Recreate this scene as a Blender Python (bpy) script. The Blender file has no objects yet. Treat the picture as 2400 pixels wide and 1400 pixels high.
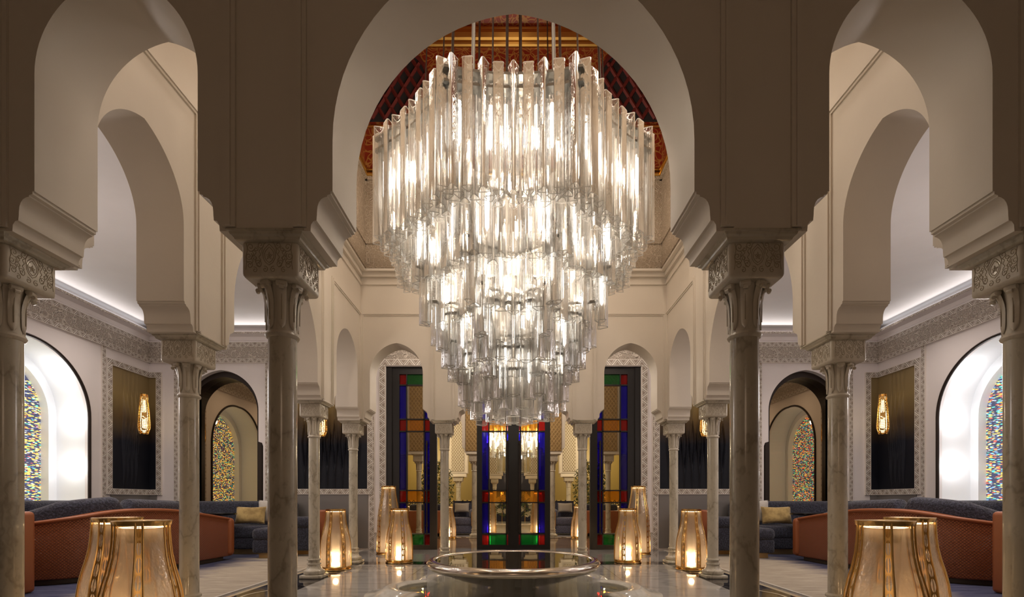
import bpy, bmesh, math, random
from mathutils import Vector, Matrix
random.seed(7)
K = 0.7                      # the scene is laid out in units of 0.7 m and brought to metres at the end
PI = math.pi
SC = bpy.context.scene
COL = SC.collection
sin, cos = math.sin, math.cos

# ------------------------------------------------------------------ mesh builder
class B:
    def __init__(s): s.v = []; s.f = []; s.m = []; s.uv = {}
    def face(s, pts, mi=0, uv=None):
        n = len(s.v); s.v += [tuple(p) for p in pts]; s.f.append(tuple(range(n, n + len(pts)))); s.m.append(mi)
        if uv: s.uv[len(s.f) - 1] = uv
    def add(s, vs, fs, mi=0):
        n = len(s.v); s.v += [tuple(p) for p in vs]
        for f in fs: s.f.append(tuple(i + n for i in f)); s.m.append(mi)
    def box(s, x0, x1, y0, y1, z0, z1, mi=0):
        s.add([(x0,y0,z0),(x1,y0,z0),(x1,y1,z0),(x0,y1,z0),(x0,y0,z1),(x1,y0,z1),(x1,y1,z1),(x0,y1,z1)],
              [(3,2,1,0),(4,5,6,7),(0,1,5,4),(1,2,6,5),(2,3,7,6),(3,0,4,7)], mi)
    def rbox(s, x0, x1, y0, y1, z0, z1, r=.03, seg=3, mi=0, puff=0.0):
        bm = bmesh.new(); bmesh.ops.create_cube(bm, size=1.0)
        cx, cy, cz = (x0+x1)/2, (y0+y1)/2, (z0+z1)/2
        for v in bm.verts: v.co = Vector((cx + v.co.x*(x1-x0), cy + v.co.y*(y1-y0), cz + v.co.z*(z1-z0)))
        bmesh.ops.bevel(bm, geom=bm.edges[:], offset=min(r, .49*min(x1-x0, y1-y0, z1-z0)), segments=seg, profile=.5, affect='EDGES', clamp_overlap=True)
        bm.verts.index_update()
        s.add([v.co[:] for v in bm.verts], [tuple(v.index for v in f.verts) for f in bm.faces], mi); bm.free()
    def lathe(s, prof, n=32, cx=0, cy=0, mi=0, a0=0.0, cap=True):
        vs = []; fs = []
        for r, z in prof:
            for k in range(n):
                a = a0 + 2*PI*k/n; vs.append((cx + r*cos(a), cy + r*sin(a), z))
        for i in range(len(prof)-1):
            for k in range(n):
                fs.append((i*n+k, i*n+(k+1) % n, (i+1)*n+(k+1) % n, (i+1)*n+k))
        if cap:
            if prof[0][0] > 1e-4: fs.append(tuple(reversed(range(n))))
            if prof[-1][0] > 1e-4: fs.append(tuple(range((len(prof)-1)*n, len(prof)*n)))
        s.add(vs, fs, mi)
    def prism(s, poly, axis, t0, t1, mi=0, caps=True):
        mp = (lambda u, z, t: (u, t, z)) if axis == 'y' else ((lambda u, z, t: (t, u, z)) if axis == 'x' else (lambda u, z, t: (u, z, t)))
        n = len(poly)
        vs = [mp(u, z, t0) for u, z in poly] + [mp(u, z, t1) for u, z in poly]
        fs = [(i, (i+1) % n, n+(i+1) % n, n+i) for i in range(n)]
        if caps: fs += [tuple(range(n)), tuple(range(n, 2*n))]
        s.add(vs, fs, mi)
    def tube(s, pts, r, n=8, closed=False, mi=0, cap=True):
        pts = [Vector(p) for p in pts]; N = len(pts); vs = []; fs = []
        up = None
        for i, p in enumerate(pts):
            if closed: t = pts[(i+1) % N] - pts[i-1]
            else: t = pts[min(i+1, N-1)] - pts[max(i-1, 0)]
            t = t.normalized() if t.length > 1e-9 else Vector((0, 0, 1))
            if up is None: up = t.orthogonal().normalized()
            up = (up - t*up.dot(t)); up = up.normalized() if up.length > 1e-6 else t.orthogonal().normalized()
            w = t.cross(up)
            rr = r[i] if isinstance(r, (list, tuple)) else r
            for k in range(n):
                a = 2*PI*k/n; vs.append(tuple(p + up*(rr*cos(a)) + w*(rr*sin(a))))
        for i in range(N if closed else N-1):
            j = (i+1) % N
            for k in range(n): fs.append((i*n+k, i*n+(k+1) % n, j*n+(k+1) % n, j*n+k))
        if cap and not closed: fs += [tuple(reversed(range(n))), tuple(range((N-1)*n, N*n))]
        s.add(vs, fs, mi)
    def strip(s, p0, U, V, N, L, W, d, mi=0, t=None):
        """a flat moulding: starts at p0, runs L along U, W wide along V, d thick along N; uv on its face"""
        p0, U, V, N = Vector(p0), Vector(U), Vector(V), Vector(N)
        q = [p0, p0+U*L, p0+U*L+V*W, p0+V*W]; h = [x + N*d for x in q]
        s.face(h, mi, [(0,0),(L/W,0),(L/W,1),(0,1)])
        for i in range(4):
            j = (i+1) % 4; s.face([q[i], q[j], h[j], h[i]], mi, [(0,0),(.02,0),(.02,.02),(0,.02)])
    def grid(s, fn, nu, nv, mi=0, uv=None, closed_u=False):
        vs = [fn(i/nu, j/nv) for j in range(nv+1) for i in range(nu+1)]
        fs = [(j*(nu+1)+i, j*(nu+1)+i+1, (j+1)*(nu+1)+i+1, (j+1)*(nu+1)+i) for j in range(nv) for i in range(nu)]
        base = len(s.f); s.add(vs, fs, mi)
        if uv:
            k = base
            for j in range(nv):
                for i in range(nu):
                    s.uv[k] = [uv(i/nu, j/nv), uv((i+1)/nu, j/nv), uv((i+1)/nu, (j+1)/nv), uv(i/nu, (j+1)/nv)]; k += 1

def mesh(name, b, mats, smooth=35, weld=False, fix=True):
    me = bpy.data.meshes.new(name)
    me.from_pydata(b.v, [], b.f)
    for m in (mats if isinstance(mats, (list, tuple)) else [mats]): me.materials.append(m)
    for p, mi in zip(me.polygons, b.m): p.material_index = mi
    if b.uv:
        ul = me.uv_layers.new(name='UVMap')
        for fi, uvs in b.uv.items():
            for li, uv in zip(me.polygons[fi].loop_indices, uvs): ul.data[li].uv = uv
    if fix or weld:
        bm = bmesh.new(); bm.from_mesh(me)
        if weld: bmesh.ops.remove_doubles(bm, verts=bm.verts, dist=1e-4)
        if fix: bmesh.ops.recalc_face_normals(bm, faces=bm.faces)
        bm.to_mesh(me); bm.free()
    if smooth:
        me.shade_smooth(); me.set_sharp_from_angle(angle=math.radians(smooth))
    else: me.shade_flat()
    return me

def wloc(o):
    v = Vector((0, 0, 0))
    while o is not None: v += o.location; o = o.parent
    return v

def obj(name, b, mats, parent=None, **kw):
    if parent is not None:
        d = wloc(parent); b.v = [(x-d.x, y-d.y, z-d.z) for x, y, z in b.v]
    o = bpy.data.objects.new(name, b if isinstance(b, bpy.types.Mesh) else mesh(name, b, mats, **kw)); COL.objects.link(o)
    if parent is not None: o.parent = parent
    return o
def tag(o, label, cat, group=None, kind=None):
    o['label'] = label; o['category'] = cat
    if group: o['group'] = group
    if kind: o['kind'] = kind
    return o
def thing(name, label, cat, loc=(0,0,0), group=None, kind=None):
    o = bpy.data.objects.new(name, None); COL.objects.link(o); o.location = loc; o.empty_display_size = .1
    return tag(o, label, cat, group, kind)
def struct(name, b, mats, **kw):
    o = obj(name, b, mats, **kw); o['kind'] = 'structure'; return o
def kids(o): return [c for c in COL.objects if c.parent == o]
def copy_tree(o, parent=None):
    c = o.copy(); COL.objects.link(c); c.parent = parent
    for ch in kids(o): copy_tree(ch, c)
    return c
def dup(o, loc, label, rz=None):
    c = copy_tree(o); c.location = loc; c['label'] = label
    if rz is not None: c.rotation_euler[2] = rz
    return c
MIR = {}
def mirror(o, label=None, parent=None, name=None):
    """the same thing on the other side of the hall (x -> -x)"""
    c = o.copy(); COL.objects.link(c); c.parent = parent
    if name: c.name = name
    if o.data is not None and o.type == 'MESH':
        if o.data.name not in MIR:
            me = o.data.copy(); me.transform(Matrix.Scale(-1, 4, (1, 0, 0))); me.flip_normals(); MIR[o.data.name] = me
        c.data = MIR[o.data.name]
    c.location.x = -o.location.x; c.rotation_euler[2] = -o.rotation_euler[2]
    if label: c['label'] = label
    for ch in kids(o): mirror(ch, None, c)
    return c

# ------------------------------------------------------------------ materials
class NT:
    def __init__(s, name):
        s.mat = bpy.data.materials.new(name); s.mat.use_nodes = True; s.t = s.mat.node_tree; s.t.nodes.clear()
        s.out = s.t.nodes.new('ShaderNodeOutputMaterial'); s._co = None
    def n(s, typ, ins=None, **props):
        nd = s.t.nodes.new('ShaderNode' + typ)
        for k, v in props.items(): setattr(nd, k, v)
        for k, v in (ins or {}).items(): s.set(nd, k, v)
        return nd
    def set(s, nd, k, v):
        sk = nd.inputs[k]
        if isinstance(v, bpy.types.NodeSocket): s.t.links.new(v, sk)
        elif isinstance(v, bpy.types.Node): s.t.links.new(v.outputs[0], sk)
        else: sk.default_value = v
    def co(s, scale=(1,1,1), rnd=False, rot=(0,0,0)):
        tc = s.n('TexCoord'); o = tc.outputs['Object']
        if rnd:
            oi = s.n('ObjectInfo'); o = s.n('VectorMath', {0: o, 1: s.n('VectorMath', {0: oi.outputs['Random'], 1: (37., 53., 11.)}, operation='MULTIPLY').outputs[0]}, operation='ADD').outputs[0]
        mp = s.n('Mapping', {'Vector': o, 'Scale': scale, 'Rotation': rot}); return mp.outputs[0]
    def uv(s): return s.n('TexCoord').outputs['UV']
    def math(s, op, a, b=0.0, c=0.0):
        nd = s.n('Math', {0: a, 1: b}, operation=op)
        if op in ('COMPARE', 'MULTIPLY_ADD', 'PINGPONG', 'SMOOTH_MIN') : s.set(nd, 2, c) if len(nd.inputs) > 2 else None
        return nd.outputs[0]
    def noise(s, co, scale, detail=2, rough=.5, dist=0.0):
        return s.n('TexNoise', {'Vector': co, 'Scale': scale, 'Detail': detail, 'Roughness': rough, 'Distortion': dist}).outputs[0]
    def ramp(s, fac, stops, interp='LINEAR'):
        r = s.n('ValToRGB', {'Fac': fac}); r.color_ramp.interpolation = interp
        e = r.color_ramp.elements
        while len(e) < len(stops): e.new(.5)
        for x, (p, c) in zip(e, stops): x.position = p; x.color = (c[0], c[1], c[2], 1) if not isinstance(c, (int, float)) else (c, c, c, 1)
        return r.outputs[0]
    def mixc(s, f, a, b):
        m = s.n('Mix', {0: f}, data_type='RGBA'); 
        for i, v in ((6, a), (7, b)):
            s.set(m, i, (v[0], v[1], v[2], 1) if isinstance(v, tuple) else v)
        return m.outputs[2]
    def bump(s, h, strength=.5, dist=.02, normal=None):
        ins = {'Height': h, 'Strength': strength, 'Distance': dist}
        if normal is not None: ins['Normal'] = normal
        return s.n('Bump', ins).outputs[0]
    def bsdf(s, color=(.8,.8,.8), rough=.5, metal=0., normal=None, **kw):
        p = s.n('BsdfPrincipled')
        s.set(p, 'Base Color', (*color, 1) if isinstance(color, tuple) else color); s.set(p, 'Roughness', rough); s.set(p, 'Metallic', metal)
        if normal is not None: s.set(p, 'Normal', normal)
        for k, v in kw.items(): s.set(p, k.replace('_', ' '), v)
        return p.outputs[0]
    def done(s, sh): s.t.links.new(sh, s.out.inputs[0]); return s.mat

def plain(name, c, rough=.5, metal=0., **kw):
    t = NT(name); return t.done(t.bsdf(c, rough, metal, **kw))

def stucco(name, c):
    t = NT(name); co = t.co()
    f = t.noise(co, 2.3, 3)
    col = t.mixc(f, tuple(x*.94 for x in c), tuple(min(1, x*1.04) for x in c))
    return t.done(t.bsdf(col, t.ramp(t.noise(co, 5, 2), [(0, .38), (1, .6)]), normal=t.bump(t.noise(co, 14, 4), .10, .01)))

def marble(name, base, vein, scale=1.0, rough=.12, amount=.5, tint=None):
    t = NT(name); co = t.co((1, 1, .55), rnd=True, rot=(.3, .5, .2))
    w = t.n('VectorMath', {0: co, 1: t.n('VectorMath', {0: t.n('TexNoise', {'Vector': co, 'Scale': 2.2*scale, 'Detail': 5, 'Roughness': .6}).outputs['Color'], 1: (.9, .9, .9)}, operation='MULTIPLY').outputs[0]}, operation='ADD').outputs[0]
    v = t.n('TexVoronoi', {'Vector': w, 'Scale': 2.1*scale}, feature='DISTANCE_TO_EDGE').outputs[0]
    veins = t.ramp(v, [(0, 1.0), (.035, .35), (.16, 0.0)])
    cloud = t.ramp(t.noise(w, 3.1*scale, 6, .65), [(.35, 0.0), (.75, 1.0)])
    spots = t.ramp(t.noise(co, 26*scale, 4, .65), [(.55, 0.0), (.74, 1.0)])
    c1 = t.mixc(t.math('MULTIPLY', cloud, .55), base, tint or tuple(x*.8 for x in base))
    c2 = t.mixc(t.math('MULTIPLY', veins, amount), c1, vein)
    c3 = t.mixc(t.math('MULTIPLY', spots, .5), c2, vein)
    return t.done(t.bsdf(c3, rough, Coat_Weight=.25, Coat_Roughness=.06))

def floor_marble(name, base, vein, slab=1.3, rough=.06, veinamt=.6):
    t = NT(name); co = t.co((.55, 1.6, 1))
    w = t.n('VectorMath', {0: co, 1: t.n('VectorMath', {0: t.n('TexNoise', {'Vector': co, 'Scale': 1.1, 'Detail': 5}).outputs['Color'], 1: (.8, .8, .8)}, operation='MULTIPLY').outputs[0]}, operation='ADD').outputs[0]
    v = t.n('TexVoronoi', {'Vector': w, 'Scale': 1.0}, feature='DISTANCE_TO_EDGE').outputs[0]
    v2 = t.noise(w, 2.2, 6, .7)
    veins = t.math('MAXIMUM', t.ramp(v, [(0, .9), (.03, .35), (.12, 0.0)]), t.ramp(v2, [(.42, 0.0), (.7, .6)]))
    c = t.mixc(t.math('MULTIPLY', veins, veinamt), base, vein)
    br = t.n('TexBrick', {'Vector': t.co(), 'Scale': 1.0, 'Mortar Size': .006, 'Brick Width': slab, 'Row Height': slab, 'Color1': (1,1,1,1), 'Color2': (.93,.93,.93,1), 'Mortar': (.45,.43,.4,1)}, offset=0.0).outputs[0]
    cc = t.n('Mix', {0: 1.0, 6: c, 7: br}, data_type='RGBA', blend_type='MULTIPLY').outputs[2]
    return t.done(t.bsdf(cc, rough, normal=t.bump(t.noise(t.co(), 1.2, 1), .03, .02)))

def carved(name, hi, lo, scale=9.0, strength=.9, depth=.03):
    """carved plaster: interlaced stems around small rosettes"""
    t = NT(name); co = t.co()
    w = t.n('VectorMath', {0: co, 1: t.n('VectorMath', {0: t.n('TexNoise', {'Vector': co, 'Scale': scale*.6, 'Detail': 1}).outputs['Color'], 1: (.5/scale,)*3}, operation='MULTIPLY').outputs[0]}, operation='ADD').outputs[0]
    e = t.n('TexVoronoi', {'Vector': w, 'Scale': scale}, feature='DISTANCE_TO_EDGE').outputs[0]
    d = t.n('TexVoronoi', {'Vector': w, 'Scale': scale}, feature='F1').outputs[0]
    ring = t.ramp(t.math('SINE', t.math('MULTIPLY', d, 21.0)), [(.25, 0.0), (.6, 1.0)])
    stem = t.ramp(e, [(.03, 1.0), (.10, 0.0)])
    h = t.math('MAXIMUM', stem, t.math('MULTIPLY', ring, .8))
    return t.done(t.bsdf(t.mixc(h, lo, hi), .65, normal=t.bump(h, strength, depth)))  # recesses coloured darker: shade of the carving put into the colour

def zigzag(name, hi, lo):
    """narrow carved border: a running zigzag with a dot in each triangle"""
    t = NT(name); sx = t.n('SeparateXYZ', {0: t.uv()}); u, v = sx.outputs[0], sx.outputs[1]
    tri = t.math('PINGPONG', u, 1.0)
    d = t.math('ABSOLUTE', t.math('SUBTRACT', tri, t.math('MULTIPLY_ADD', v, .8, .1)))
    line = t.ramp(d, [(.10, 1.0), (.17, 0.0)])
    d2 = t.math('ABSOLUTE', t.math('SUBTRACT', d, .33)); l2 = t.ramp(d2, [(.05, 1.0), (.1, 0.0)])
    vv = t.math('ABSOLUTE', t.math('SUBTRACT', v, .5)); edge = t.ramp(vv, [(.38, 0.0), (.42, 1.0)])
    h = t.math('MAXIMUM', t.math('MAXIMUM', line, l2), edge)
    return t.done(t.bsdf(t.mixc(h, lo, hi), .65, normal=t.bump(h, .8, .02)))  # ground between the ridges painted darker to stand for shade in the relief

def lattice(name, hi, lo, sc=9.0, strength=.8):
    """interlaced diamond net carved in plaster"""
    t = NT(name); sx = t.n('SeparateXYZ', {0: t.co()}); x = t.math('ADD', sx.outputs[0], sx.outputs[1]); z = sx.outputs[2]
    a = t.math('PINGPONG', t.math('MULTIPLY', t.math('ADD', x, t.math('MULTIPLY', z, .75)), sc), .5)
    b = t.math('PINGPONG', t.math('MULTIPLY', t.math('SUBTRACT', x, t.math('MULTIPLY', z, .75)), sc), .5)
    h = t.ramp(t.math('MINIMUM', a, b), [(.10, 1.0), (.2, 0.0)])
    return t.done(t.bsdf(t.mixc(h, lo, hi), .6, normal=t.bump(h, strength, .03)))

def painted(name):
    """red painted wood with gilt scrollwork"""
    t = NT(name); co = t.co()
    w = t.n('VectorMath', {0: co, 1: t.n('VectorMath', {0: t.n('TexNoise', {'Vector': co, 'Scale': 3.0, 'Detail': 2}).outputs['Color'], 1: (.3,.3,.3)}, operation='MULTIPLY').outputs[0]}, operation='ADD').outputs[0]
    d = t.n('TexVoronoi', {'Vector': w, 'Scale': 3.6}, feature='F1').outputs[0]
    e = t.n('TexVoronoi', {'Vector': w, 'Scale': 8.5}, feature='DISTANCE_TO_EDGE').outputs[0]
    gold = t.math('MAXIMUM', t.ramp(t.math('SINE', t.math('MULTIPLY', d, 26.0)), [(.85, 0.0), (.93, 1.0)]), t.ramp(e, [(.03, 1.0), (.07, 0.0)]))
    big = t.n('TexVoronoi', {'Vector': co, 'Scale': 1.1}, feature='F1').outputs['Color']
    red = t.mixc(t.n('SeparateColor', {0: big}).outputs[0], (.17, .010, .005), (.21, .028, .010))
    return t.done(t.bsdf(t.mixc(gold, red, (.32, .145, .035)), .4))

def glassy(name, tint, milk=.10, gloss=.9, rough=.03, milkcol=(1, .97, .9), bumpy=0.0, edge=1.0, solid=0.0):
    """thin glass: clear tinted film, fresnel reflection and a little milkiness that catches light"""
    t = NT(name); nrm = None
    if bumpy:
        st = t.noise(t.co((1, 1, .03)), 62, 3, .6)
        nrm = t.bump(t.math('ADD', t.noise(t.co((1, 1, .35)), 38, 2), t.math('MULTIPLY', st, 1.2)), bumpy, .01)
    kw = {'Normal': nrm} if nrm is not None else {}
    tr = t.n('BsdfTransparent', {'Color': (*tint, 1)}).outputs[0]
    tl = t.n('BsdfTranslucent', {'Color': (*milkcol, 1), **kw}).outputs[0]
    df = t.n('BsdfDiffuse', {'Color': (*milkcol, 1), **kw}).outputs[0]
    gl = t.n('BsdfGlossy', {'Color': (gloss, gloss, gloss, 1), 'Roughness': rough, **kw}).outputs[0]
    mk = t.n('MixShader', {0: .5, 1: tl, 2: df}).outputs[0]
    lw = t.n('LayerWeight', {'Blend': .35, **kw})
    m = t.math('MULTIPLY_ADD', lw.outputs['Facing'], edge*milk*1.6, 0.0); m = t.math('ADD', m, milk)
    if bumpy: m = t.math('MULTIPLY', m, t.ramp(st, [(.34, .35), (.66, 1.7)]))
    a = t.n('MixShader', {0: m, 1: tr, 2: mk}).outputs[0]
    f = t.math('MINIMUM', t.math('MULTIPLY_ADD', lw.outputs['Fresnel'], 1.0, .0), .85)
    return t.done(t.n('MixShader', {0: f, 1: a, 2: gl}).outputs[0])

def emit(name, c, s):
    t = NT(name); return t.done(t.n('Emission', {'Color': (*c, 1), 'Strength': s}).outputs[0])

def fabric(name, c, c2, sc=60, strength=.35):
    t = NT(name); co = t.co()
    n = t.ramp(t.noise(co, sc, 2, .7), [(.38, 0.0), (.62, 1.0)])
    p = t.bsdf(t.mixc(n, c, c2), .9, normal=t.bump(n, strength, .01), Sheen_Weight=.3)
    return t.done(p)

STUC = stucco('court_plaster', (.76, .69, .60))
PALE = stucco('gallery_plaster', (.80, .735, .715))
CEIL = stucco('ceiling_plaster', (.82, .79, .78))
COLM = marble('column_marble', (.61, .56, .455), (.20, .16, .105), 1.0, .16, .5)
BLKM = marble('capital_marble', (.66, .60, .50), (.38, .32, .25), .8, .35, .3)
RELM = plain('incised_line', (.38, .32, .23), .7)
WATM = marble('fountain_marble', (.74, .72, .66), (.42, .41, .38), .8, .12, .4)
FLRW = floor_marble('floor_white_marble', (.44, .42, .39), (.18, .17, .165))
FLRB = marble('floor_black_marble', (.012, .011, .014), (.35, .32, .3), .7, .06, .16)
FLRG = floor_marble('floor_grey_marble', (.30, .285, .27), (.16, .15, .145), 1.1)
FLRI = plain('floor_ivory_inlay', (.62, .52, .36), .12)
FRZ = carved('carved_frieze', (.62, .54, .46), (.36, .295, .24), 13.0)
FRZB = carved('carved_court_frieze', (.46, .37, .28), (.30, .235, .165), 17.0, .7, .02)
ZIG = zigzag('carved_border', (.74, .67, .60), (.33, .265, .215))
LATW = lattice('carved_net_white', (.80, .72, .6), (.36, .29, .2), 11.0)
LATT = lattice('carved_net_tan', (.40, .26, .10), (.28, .17, .06), 11.0, .4)
REDP = painted('painted_wood')
DKRED = plain('dark_red_lattice', (.10, .010, .008), .6)
VOID = plain('lattice_dark', (.008, .005, .006), .9)
GILT = plain('gilding', (.60, .36, .10), .28, 1.0)
GOLD = plain('polished_gold', (.83, .53, .20), .22, 1.0)
CHROME = plain('brushed_steel', (.26, .25, .23), .4, 1.0)
SILVER = plain('silvered_bronze', (.72, .65, .57), .16, 1.0)
DKSTEEL = plain('dark_rod', (.05, .03, .02), .5, .6)
BRONZE = plain('dark_bronze', (.028, .018, .014), .4, .5)
DOORF = plain('door_frame_bronze', (.007, .005, .0045), .4)
BRASS = plain('brass_plinth', (.70, .48, .20), .3, 1.0)
TUBE = glassy('tube_glass', (.97, .966, .957), .060, .95, .05, (1, .97, .92), .45)
TUBC = glassy('clear_tube_glass', (.975, .972, .965), .055, .95, .04, (1, .98, .95), .45)
def rimglass():
    t = NT('tube_rim'); a = t.n('MixShader', {0: .4, 1: t.n('BsdfTranslucent', {'Color': (1, 1, .98, 1)}).outputs[0], 2: t.n('BsdfDiffuse', {'Color': (1, 1, .98, 1)}).outputs[0]}).outputs[0]
    return t.done(t.n('MixShader', {0: .75, 1: t.n('BsdfTransparent').outputs[0], 2: a}).outputs[0])
RIM = rimglass()
EDGE = glassy('tube_corner', (.94, .935, .92), .24, .95, .06, (1, .97, .93))
LAMP = emit('lamp_glow', (1, .94, .85), 6.5)
def hammered():
    t = NT('amber_hammered_glass'); nrm = t.bump(t.noise(t.co((1, 1, .6)), 42, 2), .35, .012)
    tr = t.n('BsdfTransparent', {'Color': (.96, .86, .72, 1)}).outputs[0]
    tl = t.n('BsdfTranslucent', {'Color': (.90, .76, .62, 1), 'Normal': nrm}).outputs[0]
    df = t.n('BsdfDiffuse', {'Color': (.74, .62, .52, 1), 'Normal': nrm}).outputs[0]
    gl = t.n('BsdfGlossy', {'Color': (.95, .85, .72, 1), 'Roughness': .16, 'Normal': nrm}).outputs[0]
    a = t.n('MixShader', {0: .3, 1: tl, 2: df}).outputs[0]
    b = t.n('MixShader', {0: .34, 1: tr, 2: a}).outputs[0]
    lw = t.n('LayerWeight', {'Blend': .35, 'Normal': nrm})
    return t.done(t.n('MixShader', {0: t.math('MULTIPLY_ADD', lw.outputs['Fresnel'], .7, .08), 1: b, 2: gl}).outputs[0])
AMBER = hammered()
def pierced(name, metal=True, sc=1.0):
    """gold band pierced by a chain of long leaf-shaped openings"""
    t = NT(name); sx = t.n('SeparateXYZ', {0: t.uv()}); u, v = sx.outputs[0], sx.outputs[1]
    y = t.math('SUBTRACT', t.math('FRACT', t.math('MULTIPLY', v, sc)), .5); x = t.math('SUBTRACT', u, .5)
    e = t.math('ADD', t.math('MULTIPLY', t.math('MULTIPLY', x, x), 9.5), t.math('MULTIPLY', t.math('MULTIPLY', y, y), 5.0))
    hole = t.math('MULTIPLY', t.ramp(e, [(.97, 1.0), (1.0, 0.0)], 'CONSTANT'), t.ramp(t.math('ABSOLUTE', x), [(0, 0.0), (.045, 1.0)], 'CONSTANT'))
    gold = t.bsdf((.80, .50, .18), .25, 1.0)
    return t.done(t.n('MixShader', {0: hole, 1: gold, 2: t.n('BsdfTransparent').outputs[0]}).outputs[0])
PIERCE = pierced('pierced_gold', sc=9.0)
def filigree():
    t = NT('pierced_sconce'); co = t.co((1, 1, .8))
    e = t.n('TexVoronoi', {'Vector': co, 'Scale': 40.0, 'Randomness': .2}, feature='DISTANCE_TO_EDGE').outputs[0]
    h = t.ramp(e, [(.13, 0.0), (.15, 1.0)])
    return t.done(t.n('MixShader', {0: h, 1: t.bsdf((.72, .42, .13), .3, 1.0), 2: t.n('BsdfTransparent').outputs[0]}).outputs[0])
FILI = filigree()
SCON = emit('sconce_glow', (1, .74, .36), 5.0)
CANDLE = emit('lantern_lamp', (1, .72, .40), 9.0)
def frosted():
    t = NT('lantern_diffuser'); a = t.n('BsdfTranslucent', {'Color': (.95, .86, .74, 1)}).outputs[0]; d = t.n('BsdfDiffuse', {'Color': (.95, .86, .74, 1)}).outputs[0]
    return t.done(t.n('MixShader', {0: .45, 1: t.n('MixShader', {0: .35, 1: a, 2: d}).outputs[0], 2: t.n('BsdfTransparent').outputs[0]}).outputs[0])
CANDLE2 = frosted()
COVE = emit('cove_light', (.93, .95, 1.0), .8)
def leather(name, quilt):
    t = NT(name); h = None
    if quilt:
        uvw = t.n('SeparateXYZ', {0: t.uv()}); x = uvw.outputs[0]; z = uvw.outputs[1]
        a = t.math('PINGPONG', t.math('ADD', x, z), .5); b = t.math('PINGPONG', t.math('SUBTRACT', x, z), .5)
        h = t.ramp(t.math('MINIMUM', a, b), [(.0, 0.0), (.16, 1.0)])
        nrm = t.bump(h, .75, .02)
        col = t.mixc(h, (.14, .036, .011), (.30, .082, .025))
    else:
        nrm = t.bump(t.noise(t.co(), 90, 2), .12, .005); col = (.28, .078, .022)
    return t.done(t.bsdf(col, .42, normal=nrm))
LEAQ = leather('quilted_tan_leather', True)
LEAP = leather('tan_leather', False)
def bluefab():
    t = NT('midnight_boucle'); co = t.co()
    n = t.ramp(t.noise(co, 48, 2, .7), [(.42, 0.0), (.66, 1.0)])
    return t.done(t.bsdf(t.mixc(n, (.008, .0085, .018), (.042, .042, .072)), .9, normal=t.bump(n, .5, .012), Sheen_Weight=.25))
BLUE = bluefab()
SLATE = fabric('slate_velvet', (.07, .075, .13), (.15, .16, .25), 40, .2)
GOLDF = fabric('gold_satin', (.30, .20, .07), (.46, .32, .12), 8, .05); 
LINEN = fabric('pale_linen', (.45, .41, .37), (.58, .54, .49), 120, .2)
BLACKG = plain('black_lacquer', (.01, .01, .012), .15)
DARKP = plain('dark_plinth', (.05, .035, .02), .5)
def silk():
    """dip-dyed silk: bronze at the top running into midnight blue"""
    t = NT('dip_dyed_silk'); sx = t.n('SeparateXYZ', {0: t.uv()}); v = sx.outputs[1]
    vv = t.math('ADD', v, t.math('MULTIPLY', t.math('SUBTRACT', t.noise(t.co((1, 1, .4)), 2.5, 3), .5), .12))
    c = t.ramp(vv, [(.0, (.004, .005, .010)), (.40, (.007, .008, .016)), (.58, (.075, .044, .018)), (.78, (.23, .16, .065)), (1.0, (.27, .195, .09))])
    w = t.noise(t.co((6, 6, 160)), 1.0, 2)
    return t.done(t.bsdf(c, .62, normal=t.bump(w, .12, .006), Specular_IOR_Level=.3))
SILK = silk()
WAIN = plain('brushed_grey_panel', (.19, .175, .165), .34, .2)
def rugm():
    t = NT('rug_pile'); co = t.co(); sx = t.n('SeparateXYZ', {0: t.n('TexCoord').outputs['Object']}); x = t.math('ABSOLUTE', sx.outputs[0])
    wob = t.noise(t.co((.5, 1.6, 1)), 1.3, 4, .6)
    f = t.math('ADD', t.math('MULTIPLY', t.math('SUBTRACT', x, .8), 1.0), t.math('MULTIPLY', t.math('SUBTRACT', wob, .5), 2.0))
    blue = t.ramp(f, [(.15, 0.0), (.75, 1.0)])
    streak = t.noise(t.co((1.2, 9, 1)), 2.0, 4, .65)
    beige = t.mixc(t.ramp(streak, [(.35, 0.0), (.65, 1.0)]), (.30, .25, .19), (.46, .395, .31))
    bl = t.mixc(t.ramp(streak, [(.35, 0.0), (.65, 1.0)]), (.02, .022, .07), (.075, .08, .14))
    return t.done(t.bsdf(t.mixc(blue, beige, bl), .95, normal=t.bump(t.noise(co, 55, 2), .3, .01)))
RUG = rugm()
def tmirror():
    t = NT('bronze_mirror'); return t.done(t.bsdf((.42, .325, .20), .015, 1.0))
MIRR = tmirror()
def cglass(name, c):
    t = NT(name)
    tr = t.n('BsdfTransparent', {'Color': (*c, 1)}).outputs[0]
    tl = t.n('BsdfTranslucent', {'Color': (*c, 1)}).outputs[0]
    gl = t.n('BsdfGlossy', {'Color': (.9, .9, .9, 1), 'Roughness': .04}).outputs[0]
    a = t.n('MixShader', {0: .14, 1: tr, 2: tl}).outputs[0]
    fr = t.n('LayerWeight', {'Blend': .28}).outputs['Fresnel']
    return t.done(t.n('MixShader', {0: fr, 1: a, 2: gl}).outputs[0])
GBLUE = cglass('blue_glass', (.10, .06, .78)); GRED = cglass('red_glass', (.62, .08, .07)); GGRN = cglass('green_glass', (.06, .52, .20)); GAMB = cglass('amber_glass', (.95, .64, .20))
def clear():
    t = NT('clear_glass'); fr = t.n('LayerWeight', {'Blend': .22}).outputs['Fresnel']
    return t.done(t.n('MixShader', {0: fr, 1: t.n('BsdfTransparent', {'Color': (.93, .92, .87, 1)}).outputs[0], 2: t.n('BsdfGlossy', {'Roughness': .02}).outputs[0]}).outputs[0])
GCLR = clear()
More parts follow.
